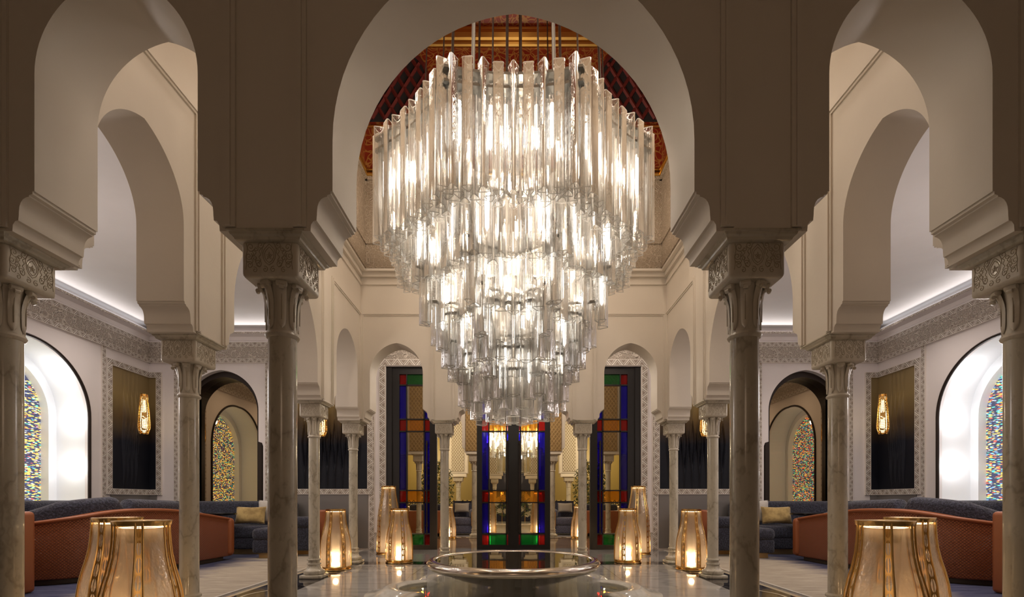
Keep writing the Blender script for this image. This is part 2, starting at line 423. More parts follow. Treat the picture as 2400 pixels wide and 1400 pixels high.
def water():
    t = NT('still_water'); nrm = t.bump(t.noise(t.co(), 5, 2), .05, .01)
    fr = t.math('MULTIPLY', t.n('LayerWeight', {'Blend': .4, 'Normal': nrm}).outputs['Fresnel'], .6)
    return t.done(t.n('MixShader', {0: fr, 1: t.n('BsdfTransparent', {'Color': (.8, .8, .74, 1)}).outputs[0], 2: t.n('BsdfGlossy', {'Roughness': .01, 'Normal': nrm}).outputs[0]}).outputs[0])
WATER = water()
def bowlwater():
    t = NT('dark_still_water'); return t.done(t.bsdf((.05, .04, .028), .02, normal=t.bump(t.noise(t.co(), 6, 2), .04, .01), IOR=1.6, Specular_IOR_Level=.9))
BWATER = bowlwater()
def veil():
    t = NT('falling_water'); n = t.noise(t.co((1, 1, .03)), 14, 1)
    a = t.n('MixShader', {0: .5, 1: t.n('BsdfTranslucent', {'Color': (.97, .94, .88, 1)}).outputs[0], 2: t.n('BsdfDiffuse', {'Color': (.97, .94, .88, 1)}).outputs[0]}).outputs[0]
    return t.done(t.n('MixShader', {0: t.math('MULTIPLY_ADD', n, .14, .21), 1: t.n('BsdfTransparent').outputs[0], 2: a}).outputs[0])
VEIL = veil()
def artglass():
    """back-lit mosaic of tiny coloured glass tesserae on midnight blue"""
    t = NT('dichroic_mosaic'); co = t.co((1, 1, 4.2))
    v = t.n('TexVoronoi', {'Vector': co, 'Scale': 16.0}, feature='F1')
    hue = t.n('SeparateColor', {0: v.outputs['Color']})
    col = t.ramp(hue.outputs[0], [(0, (1, .72, .10)), (.28, (1, .85, .3)), (.36, (1, .98, .9)), (.55, (.2, .45, 1)), (.68, (1, .12, .05)), (.8, (.1, .8, .5)), (.92, (1, .4, .05))], 'CONSTANT')
    dash = t.ramp(v.outputs[0], [(.32, 1.0), (.6, 0.0)])
    on = t.math('MULTIPLY', dash, t.ramp(hue.outputs[1], [(.1, 0.0), (.35, 1.0)]))
    c = t.mixc(on, (.09, .09, .15), col)
    return t.done(t.n('Emission', {'Color': c, 'Strength': t.math('MULTIPLY_ADD', on, 1.6, 1.3)}).outputs[0])
ART = artglass()
MUST = plain('mustard_wall', (.23, .165, .042), .5)
def zellige():
    t = NT('zellige_tiles'); sx = t.n('SeparateXYZ', {0: t.co()}); x = t.math('ADD', sx.outputs[0], sx.outputs[1]); z = sx.outputs[2]
    a = t.math('PINGPONG', t.math('MULTIPLY', t.math('ADD', x, z), 5.0), .5); b = t.math('PINGPONG', t.math('MULTIPLY', t.math('SUBTRACT', x, z), 5.0), .5)
    h = t.ramp(t.math('MINIMUM', a, b), [(.12, 1.0), (.14, 0.0)], 'CONSTANT')
    return t.done(t.bsdf(t.mixc(h, (.45, .34, .12), (.02, .02, .02)), .25))
ZELL = zellige()
def checks():
    t = NT('banded_floor'); c = t.n('TexChecker', {'Vector': t.co((1, 1, .01)), 'Scale': 3.2, 'Color1': (.30, .20, .12, 1), 'Color2': (.22, .14, .085, 1)}).outputs[0]
    return t.done(t.bsdf(c, .10))
FLR2 = checks()
STRIPE = None
def stripes():
    t = NT('striped_border'); sx = t.n('SeparateXYZ', {0: t.co()}); s_ = t.math('PINGPONG', t.math('MULTIPLY', t.math('ADD', sx.outputs[0], sx.outputs[1]), 4.0), .5)
    return t.done(t.bsdf(t.mixc(t.ramp(s_, [(.24, 0.0), (.26, 1.0)], 'CONSTANT'), (.03, .03, .03), (.6, .56, .5)), .6))
STRIPE = stripes()
LEAFM = plain('leaf_green', (.05, .075, .012), .5); LEAFG = plain('leaf_gold', (.40, .30, .06), .45); BARK = plain('bark', (.06, .035, .02), .8)
FLOW = plain('cream_petals', (.72, .66, .50), .6); WAX = emit('candle_shade_glow', (1, .6, .35), 3.0)
OAK = plain('pale_wood', (.58, .32, .10), .4)

# ------------------------------------------------------------------ arcades
ZB, ZI, WT = 3.086, 3.344, 6.25           # bottom of the plaster pier, top of the corbel, top of the arcade wall
CORB = [(.142, 3.086), (.139, 3.128), (.127, 3.146), (.123, 3.151), (.104, 3.155), (.101, 3.19), (.1, 3.215), (.097, 3.245), (.088, 3.272), (.074, 3.291), (.055, 3.303), (.0347, 3.309), (.0347, 3.318), (.012, 3.325), (.012, 3.344), (0, 3.344)]
def arch_pts(uc, a, spring, apex, n=18):
    h = apex - spring; R = (a*a + h*h)/(2*a); th = math.acos(max(-1, min(1, -(R-a)/R)))  # angle of the apex seen from the right-hand centre
    L = []
    for i in range(n+1):
        th_i = PI + (th - PI)*i/n
        L.append((uc - a + R + R*cos(th_i), spring + R*sin(th_i)))
    return L + [(2*uc - u, z) for u, z in reversed(L[:-1])]
def opening(uc, a, spring, apex, z0=ZB, corb=True):
    L = [(uc - a - d, z) for d, z in CORB] if corb else [(uc - a, z0)]
    Rr = [(2*uc - u, z) for u, z in reversed(L)]
    return L + arch_pts(uc, a, spring, apex) + Rr
def arcade(u0, u1, openings, axis, t0, t1, ztop=WT, zb=ZB):
    p = [(u0, ztop), (u0, zb)]
    for o in openings: p += o
    p += [(u1, zb), (u1, ztop)]
    b = B(); b.prism(p, axis, t0, t1); return b
XC, XN, XF = 3.525, 1.602, 1.516                       # corner columns, inner columns of the near and the far arcade
YN, Y2, Y3, YF = 3.356, 5.258, 8.552, 10.636           # the rows of columns going back
HT = .237                                              # half the thickness of an arcade wall
PW = .435                                              # half the width of a pier
NAR, WID = (4.10, 4.757), (3.676, 4.966)
def nar(a, b): return opening((a+b)/2, (b-a)/2-PW, *NAR)
def wid(a, b): return opening((a+b)/2, (b-a)/2-PW, *WID)
struct('wall_front', arcade(-XC-1.95, XC+1.95, [nar(-XC, -XN), wid(-XN, XN), nar(XN, XC)], 'y', YN-HT, YN+HT, 6.3), STUC)
struct('wall_rear_arcade', arcade(-XC-.1, XC+.1, [nar(-XC, -XF), wid(-XF, XF), nar(XF, XC)], 'y', YF-HT, YF+HT), STUC)
wl = struct('wall_left_arcade', arcade(YN-.1, YF+.1, [nar(YN, Y2), wid(Y2, Y3), nar(Y3, YF)], 'x', -XC-HT, -XC+HT), STUC)
mirror(wl, name='wall_right_arcade')

# raised mouldings that frame the bays on the court faces
def frame_bar(b, axis, t, sgn, u0, u1, z0, z1, w=.085, d=.032):
    """rectangular moulding on a wall face: axis 'y' = face at y=t, 'x' = face at x=t; sgn = outward direction"""
    def bar(a0, a1, c0, c1, dd):
        if axis == 'y': b.box(a0, a1, min(t - sgn*.01, t+sgn*dd), max(t - sgn*.01, t+sgn*dd), c0, c1)
        else: b.box(min(t - sgn*.01, t+sgn*dd), max(t - sgn*.01, t+sgn*dd), a0, a1, c0, c1)
    for ww, dd, ze in ((w, d*.55, .02), (w*.38, d, .026)):
        o = (w-ww)/2
        bar(u0-w+o, u0-w+o+ww, z0+ze, z1+w-o-ze*.1, dd); bar(u1+o, u1+o+ww, z0+ze, z1+w-o-ze*.1, dd)
        bar(u0-w+o+.004, u1+w-o-.004, z1+o, z1+o+ww+.003, dd*1.01)
b = B()
for (u0, u1) in ((-XC+.27, -XN-.27), (-XN+.27, XN-.27), (XN+.27, XC-.27)): frame_bar(b, 'y', YN-HT, -1, u0, u1, ZB, 5.34)
struct('trim_front', b, STUC)
b = B()
for (u0, u1) in ((-XC+.31, -XF-.27), (-XF+.27, XF-.27), (XF+.27, XC-.31)): frame_bar(b, 'y', YF-HT, -1, u0, u1, ZB, 5.34)
b.box(-3.36, 3.36, YF-HT-.03, YF-HT+.02, 6.0, 6.05); b.box(-3.36, 3.36, YF-HT-.06, YF-HT+.02, 6.16, 6.25); b.box(-3.36, 3.36, YF-HT-.14, YF-HT+.02, 6.25, 6.32)
struct('trim_rear', b, STUC)
b = B()
for (u0, u1) in ((YN+.31, Y2-.27), (Y2+.27, Y3-.27), (Y3+.27, YF-.31)): frame_bar(b, 'x', -XC+HT, 1, u0, u1, ZB, 5.34)
xs = -XC+HT
b.box(xs-.02, xs+.029, YN+HT, YF-HT+.015, 6.001, 6.049); b.box(xs-.02, xs+.059, YN+HT, YF-HT+.015, 6.161, 6.249); b.box(xs-.02, xs+.139, YN+HT, YF-HT+.015, 6.251, 6.319)
tl = struct('trim_left', b, STUC); mirror(tl, name='trim_right')

# carved frieze, painted lantern tower and its ceiling
XT, YT0, YT1 = 3.15, YN+.35, 10.28
def ring(b, x, y0, y1, z0, z1, t=.3, mi=0):
    b.box(-x-t, -x, y0-t, y1+t, z0, z1, mi); b.box(x, x+t, y0-t, y1+t, z0, z1, mi); b.box(-x, x, y1, y1+t, z0, z1, mi); b.box(-x, x, y0-t, y0, z0, z1, mi)
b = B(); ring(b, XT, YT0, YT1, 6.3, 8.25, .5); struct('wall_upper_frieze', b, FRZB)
b = B()
for z0, z1, d in ((6.3, 6.34, .03), (6.82, 6.9, .025), (8.17, 8.27, .05)): 
    b.box(-XT, XT, YT1-d, YT1+.01, z0, z1); b.box(-XT-.01, -XT+d, YT0, YT1, z0, z1); b.box(XT-d, XT+.01, YT0, YT1, z0, z1)
for cx in (-2.55, -1.3, 0, 1.3, 2.55):            # carved rosettes, shells with radiating ribs
    for k in range(24):
        a = 2*PI*k/24; b.tube([(cx+.09*cos(a), YT1-.01, 7.5+.09*sin(a)), (cx+.36*cos(a), YT1-.02, 7.5+.36*sin(a))], .018, 6)
    b.tube([(cx+.4*cos(2*PI*k/40), YT1-.01, 7.5+.4*sin(2*PI*k/40)) for k in range(40)], .025, 6, closed=True)
    b.tube([(cx+.08*cos(2*PI*k/20), YT1-.01, 7.5+.08*sin(2*PI*k/20)) for k in range(20)], .03, 6, closed=True)
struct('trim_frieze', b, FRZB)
b = B(); ring(b, XT, YT0, YT1, 8.25, 11.6, .5); struct('wall_upper_painted', b, REDP)
b = B(); b.box(-XT-.5, XT+.5, YT0-.5, YT1+.5, 12.9, 13.1)
for s_ in (-1, 1):
    b.face([(s_*(XT+.02), YT0, 11.5), (s_*(XT+.02), YT1, 11.5), (s_*1.9, YT1-1.2, 12.92), (s_*1.9, YT0+1.2, 12.92)])
b.face([(-XT, YT1+.02, 11.5), (XT, YT1+.02, 11.5), (1.9, YT1-1.2, 12.92), (-1.9, YT1-1.2, 12.92)]); b.face([(-XT, YT0, 11.5), (XT, YT0, 11.5), (1.9, YT0+1.2, 12.92), (-1.9, YT0+1.2, 12.92)])
struct('ceiling_painted', b, REDP, fix=False)
b = B()                                            # gilt cornices
for z, r in ((8.28, .05), (8.38, .03), (9.3, .03), (11.05, .06), (11.2, .13), (11.36, .05)):
    b.tube([(-XT, YT1-.03, z), (XT, YT1-.03, z)], r, 10); b.tube([(-XT+.03, YT0, z), (-XT+.03, YT1, z)], r, 10); b.tube([(XT-.03, YT0, z), (XT-.03, YT1, z)], r, 10)
struct('trim_gilt', b, GILT)
for s_ in (-1, 1):                                 # dark lattice windows of the tower
    b = B(); poly = [(s_*2.45-.62, 9.42)] + arch_pts(s_*2.45, .62, 10.3, 10.9, 10) + [(s_*2.45+.62, 9.42)]
    b.prism(poly, 'y', YT1-.04, YT1+.01)
    w = struct('window_%d' % (3 if s_ < 0 else 4), b, VOID)
    b = B()
    for i in range(-9, 10):
        for dr in (-1, 1):
            p = []
            for k in range(0, 25):
                z = 9.45 + 1.4*k/24; x = s_*2.45 + i*.27 + dr*(z-9.45)*.62
                lim = .6 if z < 10.3 else .6*math.sqrt(max(0, 1-((z-10.3)/.6)**2))
                if abs(x - s_*2.45) < lim: p.append((x, YT1-.05, z))
            if len(p) > 1: b.tube(p, .04, 5)
    b.tube([(u, YT1-.05, z) for u, z in poly], .04, 6)
    obj('window_lattice', b, DKRED, w)

# ------------------------------------------------------------------ columns
def square_prof(b, prof, mi=0):
    """a square moulding built up from (half side, z)"""
    vs = []; fs = []
    for h, z in prof: vs += [(-h, -h, z), (h, -h, z), (h, h, z), (-h, h, z)]
    for i in range(len(prof)-1):
        for k in range(4): fs.append((i*4+k, i*4+(k+1) % 4, i*4+4+(k+1) % 4, i*4+4+k))
    fs += [(3, 2, 1, 0), tuple(range((len(prof)-1)*4, len(prof)*4))]
    b.add(vs, fs, mi)
def spiral(cx, cz, r0, turns, a0, s=1, n=22):
    return [(cx + s*r0*(1-.82*i/n)*cos(a0 + turns*2*PI*i/n), cz + r0*(1-.82*i/n)*sin(a0 + turns*2*PI*i/n)) for i in range(n+1)]
def catmull2(P, n):
    out = []
    for i in range(len(P)-1):
        p0, p1, p2, p3 = P[max(i-1, 0)], P[i], P[i+1], P[min(i+2, len(P)-1)]
        for k in range(n):
            t = k/n; out.append(tuple(.5*((2*b_) + (-a_+c_)*t + (2*a_-5*b_+4*c_-d_)*t*t + (-a_+3*b_-3*c_+d_)*t**3) for a_, b_, c_, d_ in zip(p0, p1, p2, p3)))
    return out + [tuple(P[-1])]
def relief_lines():
    L = []
    og = [(0, .082), (-.018, .066), (-.038, .046), (-.048, .02), (-.044, -.012), (-.028, -.038), (0, -.056)]
    L.append(og + [(-x, z) for x, z in reversed(og[:-1])])
    L.append([(x*.74, z*.74 + .002) for x, z in L[0]])
    for k in range(5):
        a = PI/2 + 2*PI*k/5; L.append([(0, .004), (.012*cos(a-.5), .004+.012*sin(a-.5)), (.026*cos(a), .004+.026*sin(a)), (.012*cos(a+.5), .004+.012*sin(a+.5)), (0, .004)])
    def sm(P): return [(x, z) for x, z in catmull2(P, 5)]
    for s in (-1, 1):
        L += [spiral(s*.080, -.050, .028, 1.4, .6, s), spiral(s*.146, -.056, .026, 1.4, .6, s), spiral(s*.154, .002, .027, 1.5, 2.4, s), spiral(s*.140, .062, .031, 1.4, 3.6, s),
              spiral(s*.030, -.084, .022, 1.3, 1.2, s), spiral(s*.066, .076, .024, 1.3, 3.4, s), spiral(s*.108, -.088, .02, 1.2, 1.2, s), spiral(s*.100, .050, .018, 1.2, 2.0, s), spiral(s*.112, -.012, .018, 1.2, .4, s)]
        L.append(sm([(s*.058, .052), (s*.076, .036), (s*.064, .014), (s*.078, -.004), (s*.064, -.024), (s*.080, -.040)]))
        L.append(sm([(s*.118, .040), (s*.098, .026), (s*.112, .008), (s*.094, -.008), (s*.104, -.028), (s*.092, -.052), (s*.07, -.07)]))
        L.append(sm([(s*.128, .034), (s*.118, .014), (s*.134, -.010), (s*.122, -.030), (s*.14, -.046), (s*.168, -.03)]))
        L.append(sm([(s*.0, .094), (s*.03, .09), (s*.05, .06), (s*.056, .02)]))
        L.append(sm([(s*.172, .085), (s*.165, .04), (s*.175, .0), (s*.170, -.04), (s*.176, -.085)]))
    return L
def make_column(simple=False):
    root = thing('marble_column', '-', 'column', kind='thing')
    b = B(); b.rbox(-.19, .19, -.19, .19, 0, .062, .015, 2)
    b.lathe([(.155, .06), (.176, .075), (.183, .1), (.176, .13), (.155, .145), (.14, .15), (.125, .17), (.111, .2), (.105, .225), (.116, .232), (.12, .245), (.116, .258), (.100, .262), (.098, .30), (.114, .306), (.118, .318), (.114, .332), (.096, .338), (.0935, .35)], 40)
    obj('base', b, COLM, root)
    b = B(); b.lathe([(.0935, .345), (.0935, 1.2), (.0925, 2.47)], 40); obj('shaft', b, COLM, root)
    b = B(); b.lathe([(.093, 2.46), (.105, 2.468), (.111, 2.482), (.105, 2.497), (.093, 2.503), (.092, 2.6), (.096, 2.72), (.108, 2.79), (.12, 2.83)], 40)
    for k in range(8):
        a = 2*PI*(k+.5)/8; c_, s_ = cos(a), sin(a)
        def leaf(u, v, c_=c_, s_=s_):
            z = 2.515 + v*.29; r = .0955 + .037*max(0, (v-.45)/.55)**2 ; w = .032*(1-.25*(1-v)) * (1 if v > .12 else math.sqrt(v/.12+.02))
            q = (u-.5)*2; rr = r + .011*(1-q*q); t = q*w
            return (c_*rr - s_*t, s_*rr + c_*t, z)
        b.grid(leaf, 6, 12)
        b.tube([(c_*.136 - s_*t, s_*.136 + c_*t, 2.802) for t in (-.036, -.031, 0, .031, .036)], [.012, .021, .025, .021, .012], 10)
        b.tube([(c_*.153 - s_*t, s_*.153 + c_*t, 2.775) for t in (-.015, 0, .015)], .014, 8)
        b.tube([(c_*.1075, s_*.1075, 2.57), (c_*.109, s_*.109, 2.7), (c_*.12, s_*.12, 2.76)], .0035, 6, mi=1)
    obj('capital', b, [BLKM, RELM], root, fix=True)
    b = B(); b.rbox(-.185, .185, -.185, .185, 2.815, 3.055, .028, 3); ib = obj('impost_block', b, BLKM, root)
    if not simple:
        b = B(); RL = relief_lines()
        for face in range(4):
            ca, sa = cos(face*PI/2), sin(face*PI/2)
            for L in RL:
                p = [(x*.87*ca + .1853*sa, x*.87*sa - .1853*ca, 2.948 + z) for x, z in L]
                b.tube(p, .0023, 5)
        obj('carved_scrollwork', b, RELM, ib)
    b = B(); square_prof(b, [(.198, 3.04), (.212, 3.048), (.216, 3.062), (.232, 3.072), (.236, 3.086), (.25, 3.088), (.25, 3.1)])
    obj('abacus', b, COLM, root)
    return root
c0 = make_column(); c0.location = (-XN, YN, 0); c0['label'] = 'large veined marble column at the left side of the wide front arch'
spots = [((-XC, YN, 0), 'veined marble column cut by the left edge of the photo'), ((XC, YN, 0), 'veined marble column cut by the right edge of the photo'),
         ((XN, YN, 0), 'large veined marble column at the right side of the wide front arch'),
         ((-XC, Y2, 0), 'pale marble column just behind the left pair of big lanterns'), ((XC, Y2, 0), 'pale marble column just behind the right pair of big lanterns'),
         ((-XC, Y3, 0), 'slim marble column left of the fountain, beside a single lantern'), ((XC, Y3, 0), 'slim marble column right of the fountain, beside a single lantern'),
         ((-XC, YF, 0), 'slim marble column at the rear left corner of the court'), ((XC, YF, 0), 'slim marble column at the rear right corner of the court'),
         ((-XF, YF, 0), 'slim marble column between left stained glass leaf and central doors'), ((XF, YF, 0), 'slim marble column between right stained glass leaf and central doors')]
for loc, lab in spots: dup(c0, loc, lab)

# ------------------------------------------------------------------ floors, outer walls, ceilings
XO, YE = 10.18, 13.5
b = B()
b.box(-12, 12, -3.5, 2.9, -.2, 0, 2)
b.box(-3.28, 3.28, 2.9, 10.31, -.2, 0, 0)
b.box(-3.28, 3.28, 10.31, 10.83, -.2, 0, 1)
for s_ in (-1, 1):
    x0, x1 = sorted((s_*3.28, s_*3.98)); b.box(x0, x1, 2.9, 10.83, -.2, 0, 1)
    x0, x1 = sorted((s_*3.98, s_*4.06)); b.box(x0, x1, 2.9, 10.83, -.2, 0, 3)
    x0, x1 = sorted((s_*4.06, s_*12)); b.box(x0, x1, 2.9, 10.83, -.2, 0, 2)
b.box(-12, 12, 10.83, 13.95, -.2, 0, 2)
struct('floor', b, [FLRW, FLRB, FLRG, FLRI], smooth=0)
b = B(); b.box(-9, 9, 13.95, 34, -.2, 0); struct('floor_rear_hall', b, FLR2)
# ivory ribbon inlaid in the black border beside the columns
b = B()
for s_ in (-1, 1):
    for yc in (6.9, 4.2):
        p = [(s_*(3.62+.22*cos(a)**3), yc+.55*sin(a)) for a in [2*PI*k/48 for k in range(48)]]
        for k in range(48):
            (x0, y0), (x1, y1) = p[k], p[(k+1) % 48]; d = Vector((y1-y0, x0-x1)).normalized()*.022
            b.face([(x0-d.x, y0-d.y, .002), (x0+d.x, y0+d.y, .002), (x1+d.x, y1+d.y, .002), (x1-d.x, y1-d.y, .002)])
struct('floor_inlay', b, FLRI, fix=False)

ZC = 6.19
# outer side wall with a tall arched window niche
NY, NA, NS, NX = 10.0, 1.6, 3.36, 4.84
nich = [(NY-NA, -.02)] + arch_pts(NY, NA, NS, NX, 20) + [(NY+NA, -.02)]
p = [(2.9, ZC+.1), (2.9, -.02)] + nich + [(YE+.2, -.02), (YE+.2, ZC+.1)]
b = B(); b.prism(p, 'x', -XO-.1, -XO); wL = struct('wall_left', b, PALE); mirror(wL, name='wall_right')
LITW = plain('white_niche_plaster', (.86, .86, .87), .5)
def niche_ring(b, pts, x0, x1):
    for (u0, z0), (u1, z1) in zip(pts[:-1], pts[1:]): b.face([(x0, u0, z0), (x0, u1, z1), (x1, u1, z1), (x1, u0, z0)])
b = B(); niche_ring(b, nich, -XO-.1, -10.96)
ni2 = [(NY-1.40, -.02)] + arch_pts(NY, 1.40, NS, 4.6, 20) + [(NY+1.40, -.02)]
for q0, q1, r0, r1 in zip(nich[:-1], nich[1:], ni2[:-1], ni2[1:]): b.face([(-10.96, *q0), (-10.96, *q1), (-10.96, *r1), (-10.96, *r0)])
niche_ring(b, ni2, -10.96, -11.16)
wn = struct('window_1', b, LITW, fix=False)
b = B(); b.tube([(-XO+.01, u, z) for u, z in nich], .035, 8); obj('window_frame', b, BRONZE, wn)
wn2 = mirror(wn, name='window_2')
b = B(); b.prism([(u, max(z, .02)) for u, z in ni2], 'x', -11.19, -11.15); ag = obj('glass_mosaic', b, ART); tag(ag, 'glowing coloured glass mosaic panel deep in the left arched niche', 'art panel')
mirror(ag, 'glowing coloured glass mosaic panel deep in the right arched niche')

# back wall with the wide door opening and two arched mirror niches
def mirror_open(xc, a):
    L = [(xc-a-.13, -.02), (xc-a-.13, 2.9), (xc-a-.10, 2.99), (xc-a, 3.02)]
    return L + arch_pts(xc, a, 3.9, 5.02, 18) + [(2*xc-u, z) for u, z in reversed(L)]
DO, DH = 3.56, 5.12
p = [(-XO-.1, ZC+.1), (-XO-.1, -.02)] + mirror_open(-8.16, 1.04) + [(-DO, -.02), (-DO, DH), (DO, DH), (DO, -.02)] + mirror_open(8.16, 1.04) + [(XO+.1, -.02), (XO+.1, ZC+.1)]
b = B(); b.prism(p, 'y', YE, YE+.42); struct('wall_back', b, PALE)
b = B(); b.prism([(-8.16-1.25, .02), (-8.16-1.25, 5.2), (-8.16+1.25, 5.2), (-8.16+1.25, .02)], 'y', YE+.45, YE+.5)
am = thing('arched_mirror', 'bronze tinted arched mirror in the back wall niche, left gallery', 'mirror', (-8.16, YE+.4, 0))
obj('mirror_glass', b, MIRR, am)
b = B(); b.prism(mirror_open(-8.16, 1.04) + [(x, z) for x, z in reversed(mirror_open(-8.16, .96)[4:-4] + [])], 'y', YE+.36, YE+.45) if False else None
pi, po = arch_pts(-8.16, .93, 3.9, 4.86, 18), arch_pts(-8.16, 1.06, 3.9, 5.04, 18)
pi = [(-8.16-.93, .02)] + pi + [(-8.16+.93, .02)]; po = [(-8.16-1.06, .02)] + po + [(-8.16+1.06, .02)]
b = B()
for q0, q1, r0, r1 in zip(pi[:-1], pi[1:], po[:-1], po[1:]):
    b.face([(q0[0], YE+.15, q0[1]), (q1[0], YE+.15, q1[1]), (r1[0], YE+.15, r1[1]), (r0[0], YE+.15, r0[1])]); b.face([(q0[0], YE+.15, q0[1]), (q1[0], YE+.15, q1[1]), (q1[0], YE+.45, q1[1]), (q0[0], YE+.45, q0[1])])
obj('frame', b, BRONZE, am, fix=False)
mirror(am, 'bronze tinted arched mirror in the back wall niche, right gallery')

# frieze, cornice and cove along the galleries
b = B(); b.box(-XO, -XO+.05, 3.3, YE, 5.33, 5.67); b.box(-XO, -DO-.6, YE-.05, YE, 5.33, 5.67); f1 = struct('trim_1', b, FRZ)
b = B()
for z in (5.21, 5.665):
    b.strip((-XO+.0, 3.3, z), (0,1,0), (0,0,1), (1,0,0), YE-3.3, .115, .06); b.strip((-XO, YE, z), (1,0,0), (0,0,1), (0,-1,0), XO-DO-.6, .115, .06)
for yy in (8.1, 11.93): b.strip((-XO, yy, .9), (0,0,1), (0,1,0), (1,0,0), 4.33, .11, .035)
for xx in (-9.46, -6.92): b.strip((xx, YE, .9), (0,0,1), (1,0,0), (0,-1,0), 4.33, .11, .035)
f2 = struct('trim_2', b, ZIG, smooth=0)
b = B()
prof = [(0, 5.78), (.07, 5.78), (.07, 5.80), (.03, 5.84), (.06, 5.93), (.22, 5.96), (.22, 6.02), (.19, 6.03), (.19, 6.05), (0, 6.05)]
b.prism([(-XO+d, z) for d, z in prof], 'y', 3.3, YE); b.prism([(YE-d, z) for d, z in prof], 'x', -XO, -DO-.6)
f3 = struct('trim_3', b, PALE)
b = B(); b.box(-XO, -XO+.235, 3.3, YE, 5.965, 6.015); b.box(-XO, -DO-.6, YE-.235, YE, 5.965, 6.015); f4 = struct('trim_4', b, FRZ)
b = B(); b.box(-XO+.03, -XO+.15, 3.6, YE-.3, 6.06, 6.075); cv = struct('trim_5', b, COVE)
for k, o in enumerate((f1, f2, f3, f4, cv)): mirror(o, name='trim_%d' % (6+k))
b = B(); b.box(-XO-.1, -XC+.1, 2.9, YE+.3, ZC, ZC+.15); gl = struct('ceiling_left', b, CEIL); mirror(gl, name='ceiling_right')
b = B(); b.box(-XC+.1, XC-.1, YF+.2, YE+.3, ZC, ZC+.15); struct('ceiling_rear', b, CEIL)
b = B(); b.box(-6.5, 6.5, -3.2, YN-.2, 6.28, 6.4); struct('ceiling_vestibule', b, STUC)
b = B(); b.box(-6.5, 6.5, -3.3, -3.1, 0, 6.3); b.box(-6.6, -6.4, -3.2, 3.2, 0, 6.3); b.box(6.4, 6.6, -3.2, 3.2, 0, 6.3); struct('wall_vestibule', b, STUC)
b = B(); b.box(-XO-.1, -XC-1.9, 2.9, 3.1, 0, ZC+.1); g = struct('wall_gallery_left', b, PALE); mirror(g, name='wall_gallery_right')

# dado panels and door surround
b = B(); b.box(-6.02, -4.06, YE-.03, YE+.01, .05, 1.55); b.box(-XO, -XO+.03, 12.2, YE, .05, 1.55); b.box(-XO, -9.95, YE-.03, YE, .05, 1.55); wa = struct('trim_11', b, WAIN); mirror(wa, name='trim_12')
b = B()
b.strip((-4.02, YE, .02), (0,0,1), (1,0,0), (0,-1,0), 5.3, .14, .03)
b.strip((-3.74, YE, .3), (0,0,1), (1,0,0), (0,-1,0), DH-.28, .17, .045)
b.strip((-3.88, YE, .36), (1,0,0), (0,0,1), (0,-1,0), .16, .14, .03)
z1 = struct('trim_13', b, ZIG, smooth=0); mirror(z1, name='trim_14')
b = B(); b.strip((-3.74, YE, DH+.02), (1,0,0), (0,0,1), (0,-1,0), 7.48, .17, .045); struct('trim_15', b, ZIG, smooth=0)
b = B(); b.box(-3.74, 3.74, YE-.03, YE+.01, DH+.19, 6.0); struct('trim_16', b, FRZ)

# ------------------------------------------------------------------ silk panels and sconces
def fold(s_, v, seams, amp, tw):
    d = 0
    for i, sm in enumerate(seams):
        ph = i*1.3
        e = max(0, 1-abs(v-.42)/.42)
        for sg in (-1, 1):
            c = sm + sg*tw*sin(PI*min(1, max(0, (v-.06+.05*sin(ph))/.62)))*e
            d += amp*(.25+e)*math.exp(-((s_-c)/.022)**2)
        d -= .6*amp*math.exp(-((s_-sm)/.03)**2)*(1-e)
    return d
def silk_panel(name, label, path, z0, z1, seams, amp=.04, tw=.05, nu=150, side=(1, 1)):
    """silk stretched along a plan path [(x,y,nx,ny)...], with stitched slashes; framed by a carved border"""
    L = [0]
    for p, q in zip(path[:-1], path[1:]): L.append(L[-1] + math.hypot(q[0]-p[0], q[1]-p[1]))
    tot = L[-1]; root = thing(name, label, 'wall panel', (path[0][0], path[0][1], z0))
    def at(s_):
        for i in range(len(path)-1):
            if s_ <= L[i+1] + 1e-9 or i == len(path)-2:
                t = (s_-L[i])/(L[i+1]-L[i]); p, q = path[i], path[i+1]; return p[0]+(q[0]-p[0])*t, p[1]+(q[1]-p[1])*t, p[2], p[3]
    b = B()
    def fn(u, v):
        x, y, nx, ny = at(u*tot); d = .012 + fold(u*tot, v, seams, amp, tw)
        return (x+nx*d, y+ny*d, z0+v*(z1-z0))
    b.grid(fn, nu, 46, uv=lambda u, v: (u, v)); obj('silk', b, SILK, root, fix=False)
    b = B(); w = .15
    for i in range(len(path)-1):
        p, q = path[i], path[i+1]; l = L[i+1]-L[i]; U = Vector((q[0]-p[0], q[1]-p[1], 0))/l; N = Vector((p[2], p[3], 0))
        a = Vector((p[0], p[1], 0)); e0 = w if i == 0 else 0; e1 = w if i == len(path)-2 else 0
        for zz in (z0-w, z1): b.strip(a - U*e0 + Vector((0, 0, zz)), U, (0,0,1), N, l+e0+e1, w, .05)
        if i == 0: b.strip(a - U*w + Vector((0, 0, z0)), (0,0,1), U, N, z1-z0, w, .05)
        if i == len(path)-2: b.strip(a + U*l + Vector((0, 0, z0)), (0,0,1), U, N, z1-z0, w, .05)
    obj('carved_frame', b, ZIG, root, smooth=0)
    return root
sp = silk_panel('silk_wall_panel', 'tall bronze to midnight silk panel turning the far left gallery corner', [(-XO, 12.22, 1, 0), (-XO, YE-.001, 1, 0), (-XO+.001, YE, 0, -1), (-9.95, YE, 0, -1)], 1.68, 4.80, [.40, .52, .66, .80], .06, .035)
mirror(sp, 'tall bronze to midnight silk panel turning the far right gallery corner')
sp = silk_panel('silk_wall_panel', 'dark slashed silk panel on the back wall, left of the doors', [(-6.02, YE, 0, -1), (-4.07, YE, 0, -1)], 1.70, 4.80, [.2+.21*i for i in range(8)], .06, .075, 200)
